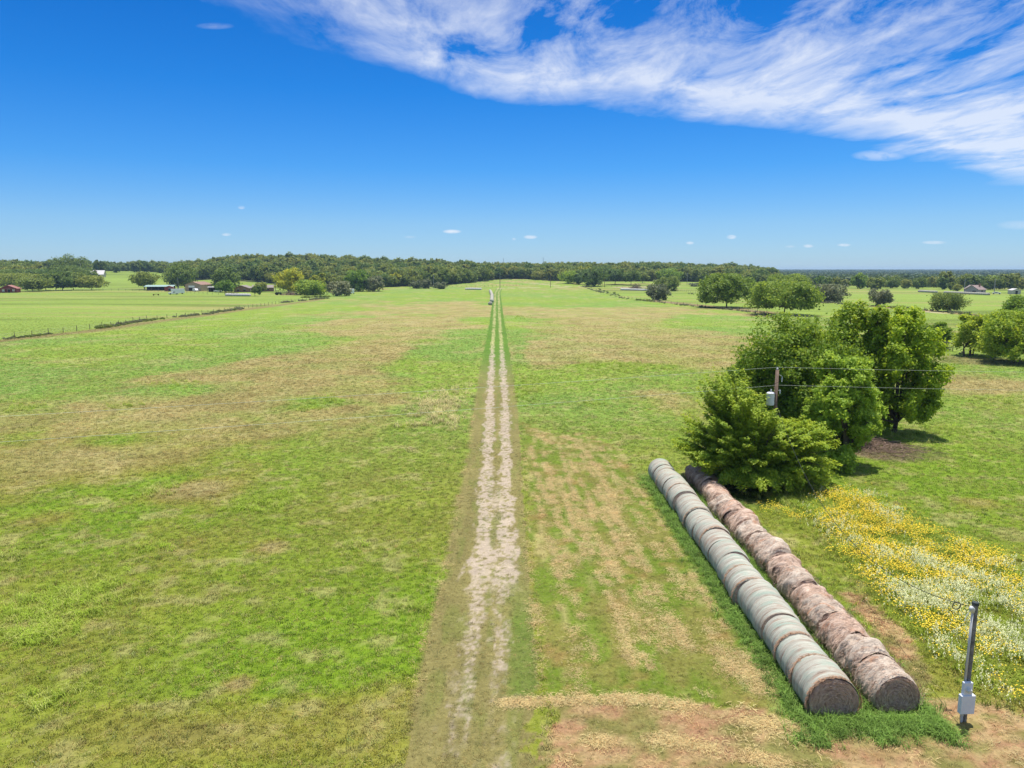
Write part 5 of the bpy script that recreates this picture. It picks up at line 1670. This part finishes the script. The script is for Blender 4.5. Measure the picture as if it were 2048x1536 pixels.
def gable_house(name, loc, rz, W, L_, hw, hr, wall, roof, label, cat, openings=(), over=.4, chimney=False, porch=None):
    """ridge along local Y, front gable at -Y"""
    t = thing(name, loc, rz, label, cat)
    mb = MB()
    x, y = W / 2, L_ / 2
    mb.add([(-x, -y, -.3), (x, -y, -.3), (x, y, -.3), (-x, y, -.3), (-x, -y, hw), (x, -y, hw), (x, y, hw), (-x, y, hw), (0, -y, hw + hr), (0, y, hw + hr)],
           [(0, 1, 5, 8, 4), (1, 2, 6, 5), (2, 3, 7, 9, 6), (3, 0, 4, 7)])
    w = mb.build('wall', wall, t)
    mb = MB()
    k = hr / x; xo = x + over; yo = y + over; th = .14
    zb = hw - k * over + .03
    for sgn in (-1, 1):
        v = [(0, -yo, hw + hr + .03), (sgn * xo, -yo, zb), (sgn * xo, yo, zb), (0, yo, hw + hr + .03)]
        v += [(p[0], p[1], p[2] + th) for p in v]
        f = [(0, 1, 2, 3), (7, 6, 5, 4), (0, 4, 5, 1), (1, 5, 6, 2), (2, 6, 7, 3)]
        mb.add(v, f if sgn > 0 else [tuple(reversed(q)) for q in f])
    r = mb.build('roof', roof, t)
    if chimney:
        mb = MB(); mb.box((W * .2, L_ * .15, hw + hr + .2), (.8, .8, 1.6)); mb.build('chimney', M_brick, r)
    for kind, face, u, z, ww, hh, mt in openings:
        mb = MB(); fr = MB()
        if face == 'front':
            mb.box((u, -y - .03, z), (ww, .08, hh)); fr.box((u, -y - .02, z + hh / 2 + .08), (ww + .3, .12, .14))
        else:
            sx = x if face == 'right' else -x
            mb.box((sx + math.copysign(.03, sx), u, z), (.08, ww, hh)); fr.box((sx + math.copysign(.02, sx), u, z + hh / 2 + .08), (.12, ww + .3, .14))
        o = mb.build(kind, mt, t)
        fr.build('frame', M_white, o)
    if porch:
        mb = MB(); px0, pd, pz_ = porch
        mb.box((px0, -y - pd / 2, pz_), (W * .8, pd, .15))
        for q in (-.38, 0, .38): mb.box((px0 + W * q, -y - pd + .15, pz_ / 2), (.18, .18, pz_ - .15))
        mb.build('porch', roof, t)
    return t


az = lambda p: -math.atan2(p[0], p[1])
p = hit(398, 581.5)
gable_house('metal_barn', p, az(p) - .50, 11.2, 15, 4.2, 1.9, M_tanw, M_rustroof, 'tan metal barn with rust-red roof and a half-open white door', 'barn',
            [('roller_door', 'front', -1.0, 2.9, 4.2, 1.2, M_white), ('door_opening', 'front', -1.0, 1.2, 4.0, 2.2, M_dark), ('door', 'front', 4.2, 1.05, 1.0, 2.1, M_tanw)])
p = hit(488, 584)
gable_house('brick_house', p, az(p) - .35, 9.5, 9, 2.6, 1.6, M_brick, M_shingle, 'low red brick house with grey shingle gable, right of the carport', 'house',
            [('window', 'front', -2, 1.3, 1.4, 1.1, M_win), ('window', 'front', 2, 1.3, 1.4, 1.1, M_win), ('door', 'right', -1, 1.0, 1.0, 2.0, M_white)], .6)
p = hit(527, 582.5)
gable_house('brick_wing', p, az(p) + math.pi / 2 - .08, 8.5, 13, 2.5, 1.5, M_brick, M_shingle, 'long brick house behind the small trees, grey roof ridge level with the field', 'house',
            [('window', 'left', 3, 1.3, 1.5, 1.1, M_win), ('window', 'left', -3, 1.3, 1.5, 1.1, M_win)], .5)
p = hit(21, 585)
gable_house('red_house', p, az(p) - .25, 9, 9, 2.6, 1.9, M_redw, M_redroof, 'little red house with low gable and white porch posts at the left edge', 'house',
            [('window', 'front', -2.6, 1.4, 1.3, 1.3, M_white), ('window', 'front', 2.9, 1.4, 1.2, 1.3, M_white), ('door', 'front', .4, 1.05, 1.1, 2.1, M_dark)], .6, porch=(0, 1.6, 2.45))
p = at(192, 735, 541)
t = gable_house('farmhouse', (p[0], p[1], p[2]), az(p) + math.pi / 2 - .25, 10, 14.5, 3.0, 3.6, M_whitew, M_whiteroof, 'farmhouse with a big pale metal roof and dormer on top of the hill meadow', 'house',
                [('window', 'left', 3.5, 1.6, 1.5, 1.4, M_win), ('window', 'left', -3.5, 1.6, 1.5, 1.4, M_win), ('door', 'left', 0, 1.1, 1.1, 2.1, M_dark)], .7)
mb = MB(); mb.box((-2.6, 0, 5.3), (1.6, 2.2, 1.5)); mb.add([(-3.7, -1.4, 6.0), (-3.7, 1.4, 6.0), (-3.7, 0, 7.1), (-1.0, -1.4, 6.0), (-1.0, 1.4, 6.0), (-1.0, 0, 7.1)], [(0, 2, 1), (0, 3, 5, 2), (1, 2, 5, 4), (3, 4, 5)])
dm = mb.build('dormer', M_brownroof, t)
p = at(92, 760, 541)
gable_house('hill_house', p, az(p) + math.pi / 2, 7, 9, 2.6, 1.8, M_whitew, M_brownroof, 'brown-roofed house half hidden behind the skyline trees of the left grove', 'house', [('window', 'left', 0, 1.4, 1.4, 1.2, M_win)], .4, True)
p = hit(1950, 588)
gable_house('grey_house', p, az(p) - .55, 8, 7, 2.7, 2.4, M_greyw, M_brownroof, 'pale grey house with steep gables among trees behind the grey bale row', 'house',
            [('window', 'front', 1.5, 1.6, 2.0, 1.3, M_win), ('window', 'right', 0, 1.6, 1.3, 1.3, M_win)], .4, True)
p = hit(1941, 587)
gable_house('grey_gable', (p[0], p[1], p[2]), az(p) + .3, 5.5, 6, 2.8, 2.2, M_greyw, M_shingle, 'small grey annex left of the pale grey house', 'house', [('door', 'front', 0, 1.05, 1.0, 2.1, M_dark)], .3)
p = hit(2028, 588)
gable_house('white_shed', p, az(p) + .4, 4.5, 6, 2.2, .9, M_whitew, M_whiteroof, 'small white shed under the trees right of the pale grey house', 'shed', [('door', 'front', 0, 1.0, 1.2, 2.0, M_dark)], .2)
p = hit(675, 580)
gable_house('brick_cabin', at(647, 480, 580), az(p) + .3, 8, 8, 2.6, 1.6, M_brick, M_redroof, 'small brick building glimpsed between the lime tree and the grey-green tree', 'house', [('window', 'front', 1, 1.4, 1.2, 1.2, M_win)], .4)


def shed_roof(name, loc, rz, W, D, h0, h1, wall, roof, label, posts=True):
    """lean-to on posts with a back wall"""
    t = thing(name, loc, rz, label, 'shed')
    mb = MB(); v = [(-W / 2, -D / 2, h0), (W / 2, -D / 2, h0), (W / 2, D / 2, h1), (-W / 2, D / 2, h1)]
    v += [(a, b, c + .14) for a, b, c in v]
    mb.add(v, [(3, 2, 1, 0), (4, 5, 6, 7), (0, 1, 5, 4), (1, 2, 6, 5), (2, 3, 7, 6), (3, 0, 4, 7)]); mb.build('roof', roof, t)
    mb = MB(); mb.box((0, D / 2 - .3, h1 / 2 - .15), (W - .4, .15, h1 - .05)); mb.build('back_wall', wall, t)
    n = 5
    for i in range(n):
        mb = MB(); mb.box((-W / 2 + .25 + (W - .5) * i / (n - 1), -D / 2 + .25, h0 / 2 - .02), (.18, .18, h0 - .05)); mb.build('post', M_post, t)
    return t


p = hit(320, 581)
shed_roof('open_shed', p, az(p) - .25, 19, 7, 2.6, 3.6, M_dark, M_teal, 'long low shed with faded teal metal roof right of the lone oak')
p = hit(339, 582.5)
gable_house('red_shed', p, az(p) - .1, 5.5, 5, 2.5, 1.0, M_redw, M_rustroof, 'small red shed at the end of the teal-roofed shed', 'shed', [('door', 'front', .5, 1.0, 1.4, 2.0, M_dark)], .2)
p = hit(428, 583.5)
shed_roof('carport', p, az(p) - .1, 7.5, 6, 2.9, 3.1, M_dark, M_whiteroof, 'dark open carport with white roof between the barn and the bright round tree')


def wheel(mb, x, y, z, r, w):
    n = 14
    vs = []
    for yy_ in (y - w / 2, y + w / 2):
        for k in range(n):
            a_ = 2 * math.pi * k / n
            vs.append((x + r * math.cos(a_), yy_, z + r * math.sin(a_)))
    mb.add(vs, [(k, (k + 1) % n, n + (k + 1) % n, n + k) for k in range(n)] + [tuple(range(n - 1, -1, -1)), tuple(range(n, 2 * n))])


def vehicle(name, loc, rz, L_, W, prof, paint, label, cat, glass=True, wr=.36):
    """side profile [(x,z)...] extruded to width; long axis local X"""
    t = thing(name, loc, rz, label, cat)
    n = len(prof); mb = MB()
    vs = [(x, -W / 2, z) for x, z in prof] + [(x, W / 2, z) for x, z in prof]
    mb.add(vs, [tuple(range(n)), tuple(range(2 * n - 1, n - 1, -1))] + [(k + n, (k + 1) % n + n, (k + 1) % n, k) for k in range(n)])
    mb.build('body', paint, t)
    for sx in (-.32, .32):
        for sy in (-1, 1):
            mb = MB(); wheel(mb, sx * L_, sy * (W / 2 - .1), wr, wr, .24); mb.build('wheel', M_tyre, t)
    if glass:
        mb = MB()
        for sy in (-1, 1): mb.box((glass[0], sy * (W / 2 + .005), glass[1]), (glass[2], .03, glass[3]))
        mb.build('window', M_win, t)
    return t


PICK = [(-2.7, .45), (2.7, .45), (2.75, .95), (1.5, 1.1), (.9, 1.8), (-.6, 1.82), (-.75, 1.15), (-2.7, 1.15)]
VAN = [(-2.6, .4), (2.5, .4), (2.6, 1.0), (1.9, 1.2), (1.4, 2.0), (-2.6, 2.05)]
TRL = [(-3.6, .55), (3.6, .55), (3.6, 2.9), (3.4, 3.05), (-3.4, 3.05), (-3.6, 2.9)]
vehicle('box_trailer', hit(356, 588), az(hit(356, 588)) + .08, 7.2, 2.4, TRL, M_white, 'white box trailer parked by the tall pale pole at the farmstead', 'trailer', False)
vehicle('pickup_truck', hit(437, 584.5), az(hit(437, 584)) - .5, 5.4, 1.95, PICK, M_white, 'white pickup truck parked at the carport', 'pickup truck', (.15, 1.45, 1.2, .5))
vehicle('van', hit(391, 583), az(hit(391, 583)) - 1.2, 5.2, 1.95, VAN, M_white, 'white vehicle parked in front of the barn door', 'van', (1.2, 1.5, .7, .5))
vehicle('pickup_truck', hit(347, 589), az(hit(347, 589)) + .2, 5.4, 1.9, PICK, M_white, 'low white truck in front of the box trailer', 'pickup truck', (.15, 1.45, 1.2, .5))
vehicle('van', hit(689, 587), az(hit(689, 587)) - .2, 5.2, 2.0, VAN, M_white, 'white van partly hidden behind the grey-green tree', 'van', (1.2, 1.5, .7, .5))
vehicle('box_trailer', hit(702, 588), az(hit(702, 588)) - 1.0, 4.4, 2.3, [(x * .5, z) for x, z in TRL], M_white, 'boxy white trailer right of the half-hidden white van', 'trailer', False)
vehicle('car', hit(1993, 588.5), az(hit(1993, 588)), 4.5, 1.8, [(-2.2, .4), (2.2, .4), (2.2, .85), (1.2, .95), (.6, 1.42), (-1.1, 1.42), (-1.8, .95), (-2.2, .9)], M_white, 'white car parked beside the tall pole by the pale grey house', 'car', (-.2, 1.15, 1.5, .35))


def flatbed(loc, rz, label, L_, paint, cat='trailer'):
    t = thing('flatbed_trailer', loc, rz, label, cat)
    mb = MB(); mb.box((0, 0, .85), (L_, 2.3, .18)); mb.build('deck', paint, t)
    mb = MB()
    for sx in np.linspace(-.48, .48, 7):
        for sy in (-1, 1): mb.box((sx * L_, sy * 1.1, 1.45), (.08, .08, 1.0))
    for sy in (-1, 1):
        for z in (1.35, 1.9): mb.box((0, sy * 1.12, z), (L_, .05, .10))
    mb.build('rail', paint, t)
    for sx in (-.12, .12):
        for sy in (-1, 1):
            mb = MB(); wheel(mb, sx * L_, sy * 1.0, .38, .38, .25); mb.build('wheel', M_tyre, t)


p = hit(463, 589.5); flatbed(p, az(p), 'dark railed flatbed trailer behind the white bale row by the brick house', 7.6, M_rust)


def tractor(loc, rz, label):
    t = thing('tractor', loc, rz, label, 'tractor')
    mb = MB(); mb.bevbox((1.0, 0, 1.15), (1.9, .8, .8), .08); mb.bevbox((-.2, 0, 1.0), (1.2, 1.0, .6), .06); mb.build('body', M_greenp, t)
    mb = MB()
    for sx in (-.75, .25):
        for sy in (-.6, .6): mb.box((sx, sy, 1.85), (.08, .08, 1.3))
    mb.box((-.25, 0, 2.55), (1.5, 1.5, .12)); mb.build('canopy', M_dark, t)
    for sx, r_, w in ((-.6, .78, .45), (1.5, .42, .28)):
        for sy in (-1, 1):
            mb = MB(); wheel(mb, sx, sy * .85, r_, r_, w); mb.build('wheel', M_tyre, t)
    mb = MB(); mb.tube([(1.4, .2, 1.5), (1.4, .2, 2.4)], .05, 6); mb.build('exhaust_pipe', M_cap, t)


p = hit(556, 590); tractor(p, az(p) + .3, 'dark tractor parked left of the scrap-wood heap')
p = hit(312, 591)
t = thing('hay_rake', p, az(p), 'small yellow farm implement in the rough grass left of the white truck', 'farm implement')
mb = MB(); mb.box((0, 0, .7), (3.2, .3, .25)); mb.box((0, .5, .55), (.2, 1.6, .2)); mb.build('frame', M_yel, t)
for sx in (-1.2, 1.2):
    mb = MB(); wheel(mb, sx, .2, .45, .45, .2); mb.build('wheel', M_tyre, t)

# ------------------------------------------------------------------ air
HZ = True
if HZ:
    mb = MB(); mb.box((0, 3400, 14.5), (14000, 7300, 37.0))
    m = bpy.data.materials.new('air'); m.use_nodes = True; nt = m.node_tree
    for q in list(nt.nodes):
        if q.type == 'BSDF_PRINCIPLED': nt.nodes.remove(q)
    pv = nd(nt, 'ShaderNodeVolumePrincipled'); pv.inputs['Color'].default_value = (.50, .72, 1, 1)
    pv.inputs['Density'].default_value = .00010; pv.inputs['Anisotropy'].default_value = .1
    nt.links.new(pv.outputs[0], nt.nodes['Material Output'].inputs['Volume'])
    o = mb.build('haze', m); tag(o, 'thin blue summer haze over the far forest', 'haze', kind='stuff')
